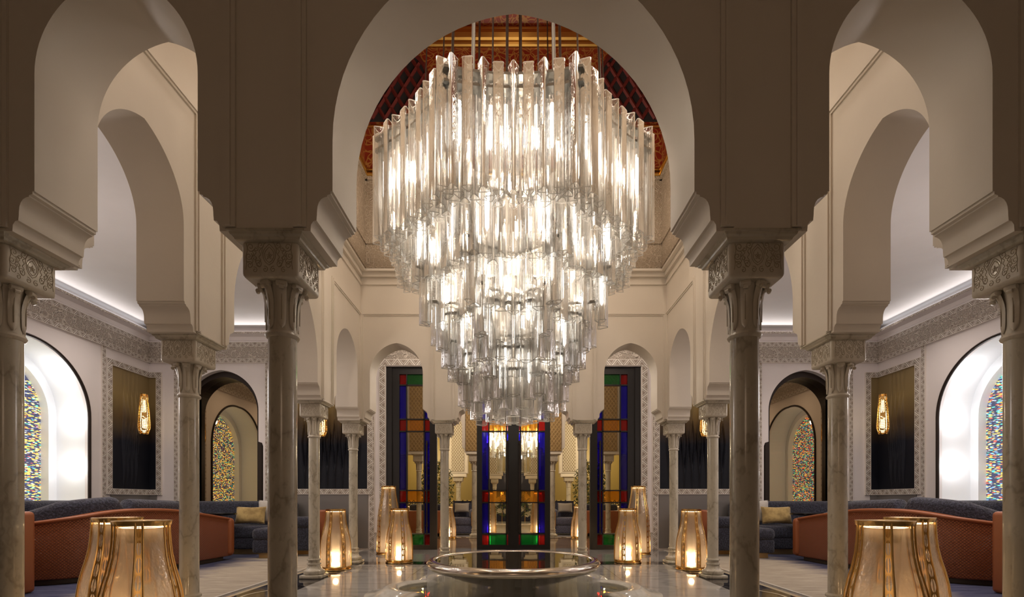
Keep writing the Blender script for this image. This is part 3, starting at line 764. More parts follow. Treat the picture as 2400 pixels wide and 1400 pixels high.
mirror(sp, 'dark slashed silk panel on the back wall, right of the doors')
def make_sconce():
    root = thing('wall_sconce', '-', 'wall light')
    R = [(.075, -.525), (.10, -.515), (.145, -.37), (.145, -.25), (.12, .15), (.085, .50), (.08, .525)]
    b = B(); b.lathe(R, 8, 0, 0, 0, PI/8, cap=False); obj('pierced_shade', b, FILI, root, smooth=0, fix=False)
    b = B()
    for k in range(8):
        a = PI/8 + 2*PI*k/8; b.tube([(r*cos(a), r*sin(a), z) for r, z in R], .009, 6)
    for r, z in (R[0], R[-1]): b.lathe([(r-.02, z-.008), (r+.006, z-.008), (r+.006, z+.008), (r-.02, z+.008)], 8, 0, 0, 0, PI/8)
    obj('frame', b, GOLD, root)
    b = B(); b.lathe([(.03, -.48), (.075, -.42), (.085, -.3), (.075, .1), (.05, .46)], 16); obj('lamp', b, SCON, root)
    b = B(); b.tube([(0, .02, .44), (0, .24, .44)], .014, 8); b.lathe([(.05, .40), (.05, .48)], 16, 0, .235); obj('bracket', b, GOLD, root)
    return root
sc = make_sconce(); sc.location = (-9.78, 12.80, 3.66); sc['label'] = 'pierced gold sconce on the silk panel in the far left corner'; sc.rotation_euler[2] = .7
s2 = dup(sc, (-5.26, 13.24, 3.66), 'pierced gold sconce on the back wall panel, left of the doors', 0.0)
mirror(sc, 'pierced gold sconce on the silk panel in the far right corner'); mirror(s2, 'pierced gold sconce on the back wall panel, right of the doors')

# ------------------------------------------------------------------ stained glass doors
def door_leaf(name, x0, x1, z1, handles, tall_frame=.2, y=YE+.12):
    """framed leaf: coloured margin squares and strips around clear panes"""
    root = bpy.data.objects.new(name, None); COL.objects.link(root); root.location = ((x0+x1)/2, y, 0); root['kind'] = 'structure'
    fw = tall_frame; b = B(); t = .06
    b.box(x0, x0+fw, y-t, y+t, .0, z1); b.box(x1-fw, x1, y-t, y+t, .0, z1); b.box(x0+fw, x1-fw, y-t, y+t, .0, .13); b.box(x0+fw, x1-fw, y-t, y+t, z1-fw, z1)
    obj('door_frame', b, DOORF, root)
    return root, fw
def panes(root, xs, zs, cols, y=YE+.12, bar=.035):
    """xs, zs = grid lines; cols[row][col] = material; leading bars between them"""
    b = B()
    for x in xs[1:-1]: b.box(x-bar/2, x+bar/2, y-.045, y+.045, zs[0], zs[-1])
    for z in zs[1:-1]: b.box(xs[0], xs[-1], y-.045, y+.045, z-bar/2, z+bar/2)
    obj('glazing_bar', b, DOORF, root)
    nm = {GBLUE.name: 'blue_pane', GRED.name: 'red_pane', GGRN.name: 'green_pane', GAMB.name: 'amber_pane', GCLR.name: 'clear_pane'}
    for r in range(len(zs)-1):
        for c in range(len(xs)-1):
            b = B(); b.box(xs[c], xs[c+1], y-.008, y+.008, zs[r], zs[r+1]); obj(nm[cols[r][c].name], b, cols[r][c], root)
def pull(root, x, y=YE+.0):
    b = B(); b.tube([(x, y, .45), (x, y, 3.05)], .022, 10)
    for z in (.5, .68, 2.95): b.lathe([(.03, z-.03), (.036, z), (.03, z+.03)], 12, x, y)
    for z in (.75, 2.85): b.tube([(x, y, z), (x, y+.08, z)], .014, 8)
    obj('pull_handle', b, BRONZE, root)
ZR = [.13, .44, 1.32, 1.66, 3.32, 3.66, 4.62, 4.92]
RW = [(GRED, GGRN), (GBLUE, GCLR), (GRED, GAMB), (GBLUE, GCLR), (GRED, GAMB), (GBLUE, GCLR), (GRED, GGRN)]
xl = -3.40; xr = -2.15
d1, fw = door_leaf('door_1', xl, xr, DH, 1, .2)
panes(d1, [xl+.2, xl+.4, xr-.36, xr-.16], ZR, [(a, c, a) for a, c in RW]); pull(d1, xr-.27)
mirror(d1, name='door_4')
d2, fw = door_leaf('door_2', -1.03, -.0, DH, 1, .15)
panes(d2, [-.88, -.69, -.20, -.06], ZR, [(a, c, a) for a, c in RW]); pull(d2, -.165)
b = B(); b.box(-.07, .0, YE+.05, YE+.19, 0, DH); obj('meeting_stile', b, DOORF, d2)
mirror(d2, name='door_3')
b = B(); b.box(-DO, DO, YE+.02, YE+.24, DH-.02, DH+.12); b.box(-DO, -3.40, YE+.02, YE+.24, 0, DH); b.box(3.40, DO, YE+.02, YE+.24, 0, DH); struct('door_lintel', b, DOORF)

# ------------------------------------------------------------------ chandelier
CY = 7.0
def tri_section(r, n=4):
    """rounded triangle, one corner along +y"""
    P = []
    for k in range(3):
        a = PI/2 + k*2*PI/3; cx, cy = .72*r*cos(a), .72*r*sin(a)
        for i in range(n):
            t = a - PI/3 + (2*PI/3)*i/(n-1); P.append((cx + .28*r*cos(t), cy + .28*r*sin(t)))
    return P
def tube_mesh(r, L, clear=False):
    b = B(); P = tri_section(r); n = len(P); q = .91
    base = len(b.f)
    b.add([(x, y, 0) for x, y in P] + [(x, y, -L) for x, y in P], [(i, (i+1) % n, n+(i+1) % n, n+i) for i in range(n)], 0)
    for i in range(n):
        if i % 4 != 3: b.m[base+i] = 2
    for z, d in ((0, -.010), (-L, .010)):
        b.add([(x*1.03, y*1.03, z) for x, y in P] + [(x*q, y*q, z) for x, y in P] + [(x*q, y*q, z+d) for x, y in P] + [(x*1.03, y*1.03, z + d*.35) for x, y in P],
              [(i, (i+1) % n, n+(i+1) % n, n+i) for i in range(n)] + [(n+i, n+(i+1) % n, 2*n+(i+1) % n, 2*n+i) for i in range(n)] + [(i, (i+1) % n, 3*n+(i+1) % n, 3*n+i) for i in range(n)], 1)
    return mesh('glass_tube', b, [TUBC if clear else TUBE, RIM, EDGE, TUBC], smooth=30, fix=False)
TM = {}
def tmesh(r, L):
    k = (round(r, 3), round(L, 2), r > .07)
    if k not in TM: TM[k] = tube_mesh(*k)
    return TM[k]
#        apothem dip  top   bottom  spacing radius rows
TIERS = [(1.80, .10, 6.145, 4.747, .172, .068, 3), (1.33, .12, 5.20, 4.30, .160, .074, 2), (1.30, .40, 4.55, 3.74, .165, .084, 1), (1.14, .45, 4.12, 3.42, .175, .086, 1),
         (.98, .20, 3.98, 3.16, .175, .09, 1), (.90, .40, 3.62, 2.98, .19, .092, 1), (.74, .10, 3.45, 2.70, .19, .096, 1), (.60, .08, 3.2, 2.54, .21, .10, 1), (.30, .0, 3.1, 2.51, .23, .10, 1)]
def octa(a, dip, spacing, start=0):
    out = []
    half = a*math.tan(PI/8); n = max(1, int(round(2*half/spacing)))
    for k in range(8):
        ph = -PI/2 + k*PI/4
        for i in range(n):
            t = (-1 + (2*i+1)/n); rad = a - dip*(1-t*t); lat = half*t
            out.append((rad*cos(ph) - lat*sin(ph), rad*sin(ph) + lat*cos(ph), ph, i))
    return out
ch = thing('chandelier', 'huge tiered chandelier of triangular glass tubes over the fountain', 'chandelier', (0, CY, 0))
TUBES = []; LAMPS = []
for ti, (a, dip, zt, zb, spc, r, rows) in enumerate(TIERS):
    for row in range(rows):
        for j, (x, y, ph, i) in enumerate(octa(a - row*.13, dip, spc)):
            flip = (i + row) % 2; jit = random.uniform(-.02, .02)
            z0 = zt + jit - .06*row; L = round((zt-zb) - (.06*row) + (random.choice([-.03, 0, 0, .03]) if ti else 0), 2)
            rz = ph + (PI/2 if flip else -PI/2) + random.uniform(-.12, .12)
            TUBES.append((x, y, z0, r, L, rz))
            if (ti == 0 and row == 1 and j % 3 != 1) or (ti > 0 and row == 0 and j % 4 == ti % 4):
                LAMPS.append((x, y, z0-.30, .5) if ti == 0 else (x, y, z0-.14, max(.2, L*.5)))
def shown(t):
    x, y, z0, r, L, rz = t; Y = CY + y
    return (r*L)/(Y*Y) * (1.0 if y < .25 else .12)
order = sorted(range(len(TUBES)), key=lambda i: -shown(TUBES[i]))
rest = B()
for rank, i in enumerate(order):
    x, y, z0, r, L, rz = TUBES[i]; me = tmesh(r, L)
    if rank < 100:
        o = bpy.data.objects.new('glass_tube', me); COL.objects.link(o); o.parent = ch; o.location = (x, y, z0); o.rotation_euler[2] = rz
    else:
        M = Matrix.Translation((x, y, z0)) @ Matrix.Rotation(rz, 4, 'Z'); n0 = len(rest.v)
        rest.v += [tuple(M @ v.co) for v in me.vertices]
        for p_ in me.polygons: rest.f.append(tuple(q + n0 for q in p_.vertices)); rest.m.append(3 if p_.material_index == 0 and r > .07 else p_.material_index)
o = bpy.data.objects.new('glass_tubes_behind', mesh('glass_tubes_behind', rest, [TUBE, RIM, EDGE, TUBC], smooth=30, fix=False)); COL.objects.link(o); o.parent = ch; o['kind'] = 'stuff'
lb = B(); lb.lathe([(.004, 0), (.027, -.02), (.030, -.2), (.024, -.9), (.004, -1.0)], 8); lme = mesh('lamp', lb, LAMP)
LM = {}
for x, y, z, l in LAMPS[:100]:
    k = round(l, 1)
    if k not in LM: LM[k] = lme.copy(); LM[k].transform(Matrix.Scale(k, 4, (0, 0, 1)))
    o = bpy.data.objects.new('lamp', LM[k]); COL.objects.link(o); o.parent = ch; o.location = (x, y, z)
for ti, (a, dip, zt, zb, spc, r, rows) in enumerate(TIERS[:-1]):
    b = B()
    for rr in ([a-.065] if rows == 2 else [a]):
        P = []
        for k in range(8):
            ph = -PI/2 + k*PI/4; half = rr*math.tan(PI/8)
            for i in range(6):
                t = -1 + 2*i/6; rad = rr - dip*(1-t*t); lat = half*t; P.append((rad*cos(ph) - lat*sin(ph), CY + rad*sin(ph) + lat*cos(ph)))
        for dz in ((.09, .24) if ti == 0 else (.05,)):
            n = len(P); q = .93
            b.add([(x, y, zt-dz) for x, y in P] + [(x*q, CY+(y-CY)*q, zt-dz) for x, y in P] + [(x, y, zt-dz-.03) for x, y in P] + [(x*q, CY+(y-CY)*q, zt-dz-.03) for x, y in P],
                  [(i, (i+1) % n, n+(i+1) % n, n+i) for i in range(n)] + [(2*n+i, 2*n+(i+1) % n, 3*n+(i+1) % n, 3*n+i) for i in range(n)] + [(i, (i+1) % n, 2*n+(i+1) % n, 2*n+i) for i in range(n)] + [(n+i, n+(i+1) % n, 3*n+(i+1) % n, 3*n+i) for i in range(n)])
    obj('ring_frame', b, CHROME, ch, fix=True)
b = B()
for s_ in (-1, 1): b.tube([(s_*.47, CY-1.45, 6.05), (s_*.38, CY-1.1, 12.95)], .022, 8); 
for o_ in (0,): obj('suspension_rod', b, CHROME, ch)
for k, (x, y) in enumerate(((-.75, -1.2), (-.5, -.3), (-.25, -1.3), (-.08, -1.1), (.1, -.9), (.3, -1.25), (.62, -.8), (.8, -1.15), (-1.0, -.4), (1.2, -.5), (-1.35, .1), (1.4, .2), (-.6, .9), (.6, .9), (.1, .4))):
    b = B(); b.tube([(x, CY+y, 6.0), (x*.8, CY+y*.8, 12.95)], 0.011 if k % 3 else .018, 6); obj('suspension_rod', b, DKSTEEL, ch)

# ------------------------------------------------------------------ fountain
ft = thing('fountain', 'round silvered water basin on a lobed marble pool under the chandelier', 'fountain', (0, CY, 0))
def lobe(th): return 1.44 + .36*abs(cos(4*th))**.75
def lobed(b, prof, n=256, mi=0):
    """prof: (offset from the lobed outline, z)"""
    vs = []; fs = []
    for d, z in prof:
        for k in range(n):
            th = 2*PI*k/n; r = max(.0, lobe(th) + d); vs.append((r*cos(th), CY + r*sin(th), z))
    for i in range(len(prof)-1):
        for k in range(n): fs.append((i*n+k, i*n+(k+1) % n, (i+1)*n+(k+1) % n, (i+1)*n+k))
    b.add(vs, fs, mi)
b = B(); lobed(b, [(.34, 0), (.33, .02), (.18, .045), (.08, .10), (.05, .125), (.02, .132), (-.10, .126), (-.15, .10), (-.17, .055), (-.2, .03)]); obj('pool_curb', b, WATM, ft)
b = B(); b.lathe([(.0, .028), (1.9, .028)], 64, 0, CY, cap=False); obj('pool_floor', b, WATM, ft)
b = B(); lobed(b, [(-.145, .085), (-1.6, .0851)]); obj('pool_water', b, WATER, ft, fix=False)
b = B(); b.lathe([(.20, .05), (.36, .06), (.37, .10), (.33, .13), (.30, .15), (.36, .165), (.60, .20), (.85, .27), (1.04, .35), (1.10, .375), (1.165, .385), (1.215, .41), (1.238, .45), (1.235, .485), (1.21, .515), (1.17, .529), (1.13, .523), (1.11, .505), (1.08, .46), (.9, .38), (.5, .3), (0, .28)], 96, 0, CY)
obj('bowl', b, SILVER, ft)
b = B(); b.lathe([(0, .511), (1.118, .511)], 96, 0, CY, cap=False); obj('bowl_water', b, BWATER, ft, fix=False)
b = B(); b.lathe([(1.222, .412), (1.231, .3), (1.236, .086)], 96, 0, CY, cap=False); obj('water_veil', b, VEIL, ft, fix=False)

# ------------------------------------------------------------------ lanterns
def make_lantern(name, H, scale_r=1.0, tall=False):
    root = thing(name, '-', 'lantern')
    if not tall: pr = [(.286, .055), (.284, .2), (.279, .4), (.272, .52), (.258, .63), (.236, .73), (.211, .82), (.190, .92), (.179, 1.02), (.174, 1.1), (.173, 1.19)]
    else: pr = [(.30, .055), (.292, .35), (.282, .7), (.27, .95), (.245, 1.15), (.21, 1.33), (.185, 1.48), (.172, 1.6), (.168, 1.74)]
    def prof(v):
        z = pr[0][1] + v*(pr[-1][1]-pr[0][1])
        for (r0, z0), (r1, z1) in zip(pr[:-1], pr[1:]):
            if z <= z1 + 1e-9:
                t = (z-z0)/(z1-z0); return r0 + (r1-r0)*t, z
        return pr[-1]
    NS = 6; hr = math.radians(7.5); top = pr[-1][1]
    for k in range(NS):
        a0 = PI/2 + .2 + k*2*PI/NS + hr; a1 = a0 + 2*PI/NS - 2*hr
        def pane(u, v, a0=a0, a1=a1):
            r, z = prof(v); p = Vector((cos(a0), sin(a0)))*r; q = Vector((cos(a1), sin(a1)))*r; m = p.lerp(q, u)
            w = m.normalized()*r; m = m.lerp(w, .45)
            return (m.x, m.y, z)
        b = B(); b.grid(pane, 6, 26); obj('glass_panel', b, AMBER, root, fix=False)
    for k in range(NS):
        ac = PI/2 + .2 + k*2*PI/NS
        def rib(u, v, ac=ac):
            r, z = prof(v); a = ac + (u-.5)*2*hr*.92; return ((r+.010)*cos(a), (r+.010)*sin(a), z)
        b = B(); b.grid(rib, 2, 40, uv=lambda u, v: (u, v*(1.4 if tall else 1.0))); rb = obj('rib', b, PIERCE, root, fix=False)
        b = B()
        for e in (-1, 1):
            P = []
            for i in range(27):
                r, z = prof(i/26); a = ac + e*hr*.95; P.append(((r+.010)*cos(a), (r+.010)*sin(a), z))
            b.tube(P, .007, 6)
        obj('rib_edge', b, GOLD, rb)
    b = B(); R0 = pr[0][0]; b.lathe([(R0-.02, 0.0), (R0+.015, 0.0), (R0+.02, .012), (R0+.015, .024), (R0-.005, .03), (R0+.008, .045), (R0+.005, .07), (R0-.03, .075)], 12, 0, 0, 0, .2+PI/2); b.lathe([(0, .02), (R0-.03, .02)], 12, cap=False); obj('base', b, GOLD, root)
    b = B(); R1 = pr[-1][0]; b.lathe([(R1-.03, top-.03), (R1+.012, top-.03), (R1+.018, top-.004), (R1+.018, top+.006), (R1-.012, top+.008), (R1-.03, top)], 24); obj('rim', b, GOLD, root)
    b = B(); b.lathe([(.1, top-.16), (.1, top-.05)], 24, cap=False); obj('collar', b, GOLD, root)
    b = B(); b.lathe([(.075, .14), (.075, top*.60)], 24, cap=False); obj('diffuser', b, CANDLE2, root)
    b = B(); b.lathe([(.0, .08), (.085, .08), (.085, .13), (.0, .14)], 20); b.lathe([(R1-.05, top-.05), (R1-.028, top-.045)], 24, cap=False); obj('lamp', b, CANDLE, root)
    return root
GL = 'gold lanterns of hammered glass'
ln = make_lantern('floor_lantern', 1.2); ln['group'] = GL; ln.location = (-2.84, 3.70, 0); ln['label'] = 'big gold lantern at the left, nearer one of the front pair'; ln.rotation_euler[2] = .35
def lant(src, x, y, lab, rz=0.0): return dup(src, (x, y, 0), lab, rz)
LANTS = [(-2.466, 3.26)]
lant(ln, -3.60, 4.40, 'big gold lantern at the left, rear one overlapped by its twin', .887)
lant(ln, 2.84, 3.70, 'big gold lantern at the right, nearer one of the front pair', .297)
lant(ln, 3.60, 4.40, 'big gold lantern at the right, rear one overlapped by its twin', .806)
lant(ln, -3.53, 9.60, 'single gold lantern between two slim columns left of the fountain', .707)
lant(ln, 3.53, 9.60, 'single gold lantern between two slim columns right of the fountain', -.06)
lant(ln, -2.53, 10.72, 'short gold lantern in front of the tall one, by left stained glass', .33)
lant(ln, 2.53, 10.72, 'short gold lantern in front of the tall one, by right stained glass', .32)
tn = make_lantern('tall_floor_lantern', 1.75, tall=True); tn['group'] = GL; tn.location = (-3.2, 12.4, 0); tn['label'] = 'tall gold lantern behind the short one, left of the doors'; tn.rotation_euler[2] = .21
lant(tn, 3.2, 12.4, 'tall gold lantern behind the short one, right of the doors', .436)

# ------------------------------------------------------------------ gallery furniture
def catmull(P, n):
    out = []
    for i in range(len(P)-1):
        p0, p1, p2, p3 = P[max(i-1, 0)], P[i], P[i+1], P[min(i+2, len(P)-1)]
        for k in range(n):
            t = k/n; out.append(tuple(.5*((2*b_) + (-a_+c_)*t + (2*a_-5*b_+4*c_-d_)*t*t + (-a_+3*b_-3*c_+d_)*t**3) for a_, b_, c_, d_ in zip(p0, p1, p2, p3)))
    return out + [tuple(P[-1])]
def sweep(b, path, o0, o1, r=.05, mi=0, uvs=None, endround=0):
    """path: (x, y, zbottom, ztop); rounded box section between the offsets o0..o1 to the left of the path"""
    N = len(path); sec = []
    m = 5
    for i, (x, y, z0, z1) in enumerate(path):
        p = Vector(path[max(i-1, 0)][:2]); q = Vector(path[min(i+1, N-1)][:2]); t = (q-p).normalized(); nn = Vector((-t.y, t.x))
        row = []; rr = min(r, (z1-z0)*.49, abs(o1-o0)*.49)
        for (co_, cz, a0) in ((o0+rr, z0+rr, PI), (o1-rr, z0+rr, 1.5*PI), (o1-rr, z1-rr, 0), (o0+rr, z1-rr, PI/2)):
            for k in range(m):
                a = a0 + (PI/2)*k/(m-1); o = co_ + rr*cos(a); z = cz + rr*sin(a); row.append((x+nn.x*o, y+nn.y*o, z))
        sec.append(row)
    M = len(sec[0]); base = len(b.f)
    b.add([p for row in sec for p in row], [(i*M+k, i*M+(k+1) % M, (i+1)*M+(k+1) % M, (i+1)*M+k) for i in range(N-1) for k in range(M)] + [tuple(range(M)), tuple(range((N-1)*M, N*M))], mi)
    if uvs:
        s_ = [0]
        for i in range(N-1): s_.append(s_[-1] + math.hypot(path[i+1][0]-path[i][0], path[i+1][1]-path[i][1]))
        f = base
        for i in range(N-1):
            for k in range(M):
                b.uv[f] = [(s_[i]*uvs, sec[i][k][2]*uvs), (s_[i]*uvs, sec[i][(k+1) % M][2]*uvs), (s_[i+1]*uvs, sec[i+1][(k+1) % M][2]*uvs), (s_[i+1]*uvs, sec[i+1][k][2]*uvs)]; f += 1
def curved_sofa(label, P, tops, cush, loc, split=None):
    root = thing('curved_sofa', label, 'sofa', loc)
    C = catmull([(x, y, t) for (x, y), t in zip(P, tops)], 10)
    b = B(); sweep(b, [(x, y, .10, t-.05) for x, y, t in C], .02, .22, .03, 0, 21.0); obj('backrest_shell', b, LEAQ, root)
    b = B(); sweep(b, [(x, y, t-.07, t) for x, y, t in C], .0, .26, .035); 
    for e in (C[0], C[-1]):
        pass
    obj('top_roll', b, LEAP, root)
    b = B(); sweep(b, [(x, y, .016, .11) for x, y, t in C[2:-2]], .08, 1.0, .01); obj('plinth', b, DARKP, root)
    b = B(); sweep(b, [(x, y, .11, .62) for x, y, t in C], .22, 1.12, .10); obj('seat', b, BLUE, root)
    for (i0, i1, zs) in cush:
        seg = C[i0:i1]; n = len(seg); b = B(); W = []
        for k, (x, y, t) in enumerate(seg):
            u = k/(n-1); z = zs[0] + (zs[1]-zs[0])*min(1, u*2) if u < .5 else zs[1] + (zs[2]-zs[1])*(u-.5)*2
            e = math.sqrt(max(.0, 1-(max(0, abs(u-.5)*2-.86)/.14)**2)); W.append((x, y, .58, .6 + (z-.6)*(.8+.2*e)))
        sweep(b, W, .20, .50, .12); obj('back_cushion', b, BLUE, root)
    return root
SP = [(-8.6, 7.42), (-7.75, 7.45), (-7.12, 7.75), (-6.78, 8.4), (-6.62, 9.3), (-6.52, 10.2), (-6.48, 11.05)]
cs = curved_sofa('curved tan quilted leather sofa back with midnight cushions, left gallery', SP, [.94, 1.0, 1.10, 1.205, 1.207, 1.10, .98], [(2, 33, (1.0, 1.34, 1.44)), (33, 58, (1.40, 1.36, 1.0))], (-7.0, 9.0, 0))
b = B(); b.rbox(-7.72, -6.44, 11.0, 11.22, .10, .97, .09, 4); obj('end_panel', b, LEAP, cs)
mirror(cs, 'curved tan quilted leather sofa back with midnight cushions, right gallery')
es = thing('armless_sofa', 'tan leather sofa end cut off by the left front column', 'sofa', (-8.0, 6.8, 0))
b = B(); b.rbox(-8.9, -6.98, 6.78, 7.08, .016, 1.2, .06, 4); obj('end_panel', b, LEAP, es)
b = B(); b.rbox(-8.9, -7.05, 5.9, 6.8, .016, .62, .1, 4); obj('seat', b, BLUE, es)
b = B(); b.rbox(-8.9, -7.0+.02, 6.5, 6.76, .6, 1.40, .12, 4); obj('back_cushion', b, BLUE, es)
mirror(es, 'tan leather sofa end cut off by the right front column')
wsf = thing('window_sofa', 'midnight sofa along the outer wall below the left niche', 'sofa', (-9.6, 9.8, 0))
b = B(); b.rbox(-10.1, -9.0, 8.2, 11.2, .016, .62, .1, 4); obj('seat', b, BLUE, wsf)
b = B(); b.rbox(-10.12, -9.75, 8.3, 9.7, .6, 1.37, .14, 4); obj('back_cushion', b, BLUE, wsf); b = B(); b.rbox(-10.12, -9.75, 9.72, 11.2, .6, 1.37, .14, 4); obj('back_cushion', b, BLUE, wsf)
mirror(wsf, 'midnight sofa along the outer wall below the right niche')
bs = thing('bench_sofa', 'long midnight blue sofa along the back wall under the left arched mirror', 'sofa', (-7.6, 12.8, 0))
b = B(); b.rbox(-9.4, -5.9, 12.1, 13.2, .42, .74, .09, 4); obj('seat', b, BLUE, bs)
b = B(); b.rbox(-9.4, -5.9, 12.14, 13.2, .15, .44, .04, 3); obj('seat_base', b, BLUE, bs)
b = B(); b.rbox(-9.4, -5.9, 12.9, 13.38, .3, 1.36, .12, 4); obj('backrest', b, BLUE, bs)
b = B(); b.box(-9.3, -6.0, 12.2, 13.2, .016, .15); obj('plinth', b, BRASS, bs)
mirror(bs, 'long midnight blue sofa along the back wall under the right arched mirror')
ot = thing('ottoman', 'square midnight blue ottoman beyond the left front column', 'ottoman', (-5.72, 11.75, 0))
b = B(); b.rbox(-6.12, -5.56, 11.25, 12.05, .43, .72, .11, 4); obj('cushion', b, BLUE, ot)
b = B(); b.rbox(-6.10, -5.58, 11.27, 12.03, .14, .45, .05, 3); obj('body', b, BLUE, ot)
b = B(); b.box(-5.98, -5.66, 11.36, 11.95, .016, .15); obj('plinth', b, BRASS, ot)
mirror(ot, 'square midnight blue ottoman beyond the right front column')
def cushion(name, label, c, w, h, d, rot, mat, tilt):
    b = B(); n = 14
    for sd in (-1, 1):
        def fn(u, v, sd=sd):
            x, z = (u-.5)*2, (v-.5)*2; k = max(0, (1-x**4)*(1-z**4))**.5; pin = 1-.06*(1-abs(x))*abs(z)**3
            return (x*w/2*(1-.05*(1-z*z)), sd*d/2*k, z*h/2*pin*(1-.05*(1-x*x)))
        b.grid(fn, n, n)
    M = Matrix.Translation(c) @ Matrix.Rotation(rot, 4, 'Z') @ Matrix.Rotation(tilt, 4, 'X')
    b.v = [tuple(M @ Vector(p)) for p in b.v]
    return tag(obj(name, b, mat, weld=True), label, 'cushion')
q = cushion('gold_cushion', 'gold satin cushion lying on the left back sofa', (-6.72, 12.36, 1.0), .72, .46, .22, .15, GOLDF, -.3); mirror(q, 'gold satin cushion lying on the right back sofa')
q = cushion('linen_cushion', 'pale linen cushion behind the gold one, left gallery', (-6.36, 12.64, 1.08), .60, .62, .18, .12, LINEN, -.12); mirror(q, 'pale linen cushion behind the gold one, right gallery')
st = thing('side_table', 'black lacquered side table between the sofas, left gallery', 'table', (-7.2, 11.6, 0))
b = B(); b.lathe([(0, 1.0), (.36, 1.0), (.46, 1.03), (.47, 1.06), (.46, 1.065), (.44, 1.05), (0, 1.05)], 40, -7.25, 11.75); obj('tabletop', b, BLACKG, st)
b = B(); b.lathe([(.26, .016), (.26, .035), (.05, .06), (.04, .5), (.05, .95), (.12, 1.01)], 24, -7.25, 11.75); obj('pedestal', b, BLACKG, st)
mirror(st, 'black lacquered side table between the sofas, right gallery')
cc = thing('club_chair', 'tan leather backed armchair with blue cushions, left of the court', 'armchair', (-5.0, 12.4, 0))
b = B(); sweep(b, [(*p, .2, 1.14) for p in catmull([(-5.05, 11.95), (-4.62, 12.0), (-4.5, 12.35), (-4.5, 12.9), (-4.75, 13.2), (-5.1, 13.25)], 6)], .0, .14, .05); obj('backrest_shell', b, LEAP, cc)
b = B(); b.rbox(-5.6, -4.7, 12.12, 13.05, .48, .74, .09, 4); obj('seat', b, BLUE, cc)
b = B(); b.rbox(-5.58, -4.72, 12.14, 13.03, .15, .5, .04, 3); obj('seat_base', b, BLUE, cc)
b = B(); b.rbox(-5.45, -4.78, 11.72, 11.93, .15, .72, .06, 4); b.rbox(-5.5, -4.85, 11.68, 11.94, .70, .98, .1, 4); obj('arm', b, BLUE, cc)
b = B(); b.box(-5.5, -4.8, 12.2, 13.0, .016, .16); obj('plinth', b, OAK, cc)
mirror(cc, 'tan leather backed armchair with blue cushions, right of the court')
rg = thing('rug', 'beige rug washed with midnight blue, left gallery floor', 'rug', (-4.17, 8.2, 0))
b = B(); b.box(-10.0, -4.17, 3.3, 13.3, .0, .014); obj('pile', b, RUG, rg)
b = B(); b.box(-4.17, -4.13, 3.3, 13.3, .0, .014); obj('bound_edge', b, LINEN, rg)
mirror(rg, 'beige rug washed with midnight blue, right gallery floor')

# ------------------------------------------------------------------ rear hall seen through the doors
YR, YR2 = 17.9, 25.0
rear = []
for s_ in (-1, 1):
    sd = 'left' if s_ < 0 else 'right'
    dup(c0, (s_*1.45, YR, 0), 'pale column of the rear hall beside the %s door gap' % sd)
    dup(c0, (s_*3.5, YR, 0), 'pale column of the rear hall behind the %s stained glass leaf' % sd)
def piers(axis_y, xs, zb, hw, mat, inset=None):
    pass
b = arcade(-5.6, 5.6, [wid(-1.45, 1.45), nar(1.45, 3.5), ] if False else [nar(-3.5, -1.45), opening(0, 1.0, *WID), nar(1.45, 3.5)], 'y', YR-.2, YR+.2, 6.6)
struct('wall_rear_hall_front', b, STUC)
b = B()
for x in (-3.5, -1.45, 1.45, 3.5): b.box(x-.30, x+.30, YR-.225, YR-.19, 3.2, 6.3)
struct('trim_17', b, LATT)
for s_ in (-1, 1):
    sd = 'left' if s_ < 0 else 'right'
    c_ = dup(c0, (s_*2.85, YR2, -.45), 'slim far column under a white lattice pier, %s gap' % sd); c_.location.z = 0; c_.scale = (1.3, 1.3, .85)
    c_ = dup(c0, (s_*1.05, YR2+2, 0), 'slim far column seen through the %s central door leaf' % sd); c_.scale = (1.1, 1.1, .85)
def sebka(b, x, y, zb, hw):
    b.box(x-hw, x+hw, y-.25, y+.25, zb+.18, 6.6); b.box(x-hw*.85, x+hw*.85, y-.25, y+.25, zb, zb+.2)
b = B(); sebka(b, -2.85, YR2, 2.62, .50); sebka(b, 2.85, YR2, 2.62, .50); sebka(b, -1.05, YR2+2, 2.62, .46); sebka(b, 1.05, YR2+2, 2.62, .46)
b.box(-9, 9, YR2-.2, YR2+.2, 5.4, 6.6); struct('wall_rear_hall_middle', b, STUC)
b = B()
for x, y, w in ((-2.85, YR2, .32), (2.85, YR2, .32), (-1.05, YR2+2, .3), (1.05, YR2+2, .3)): b.box(x-w, x+w, y-.28, y-.24, 2.9, 6.3)
struct('trim_18', b, LATW)
b = B(); b.box(-9.2, -9, 13.95, 34, 0, 6.6); b.box(9, 9.2, 13.95, 34, 0, 6.6); b.box(-9, -2.3, 31, 31.2, 0, 6.6); b.box(2.3, 9, 31, 31.2, 0, 6.6); b.box(-2.3, 2.3, 31, 31.2, 4.6, 6.6); struct('wall_rear_hall', b, MUST)
b = B(); b.box(-9, -2.3, 30.96, 31.01, 0, 1.45); b.box(2.3, 9, 30.96, 31.01, 0, 1.45); b.box(-9, -8.96, 14, 31, 0, 1.45); b.box(8.96, 9, 14, 31, 0, 1.45); struct('trim_19', b, ZELL)
b = B(); b.box(-2.3, 2.3, 33.5, 33.7, 0, 4.6); struct('wall_garden', b, plain('night_blue', (.01, .012, .05), .4))
b = B(); b.box(-9.2, 9.2, 13.9, 34, 6.6, 6.8); struct('ceiling_rear_hall', b, CEIL)
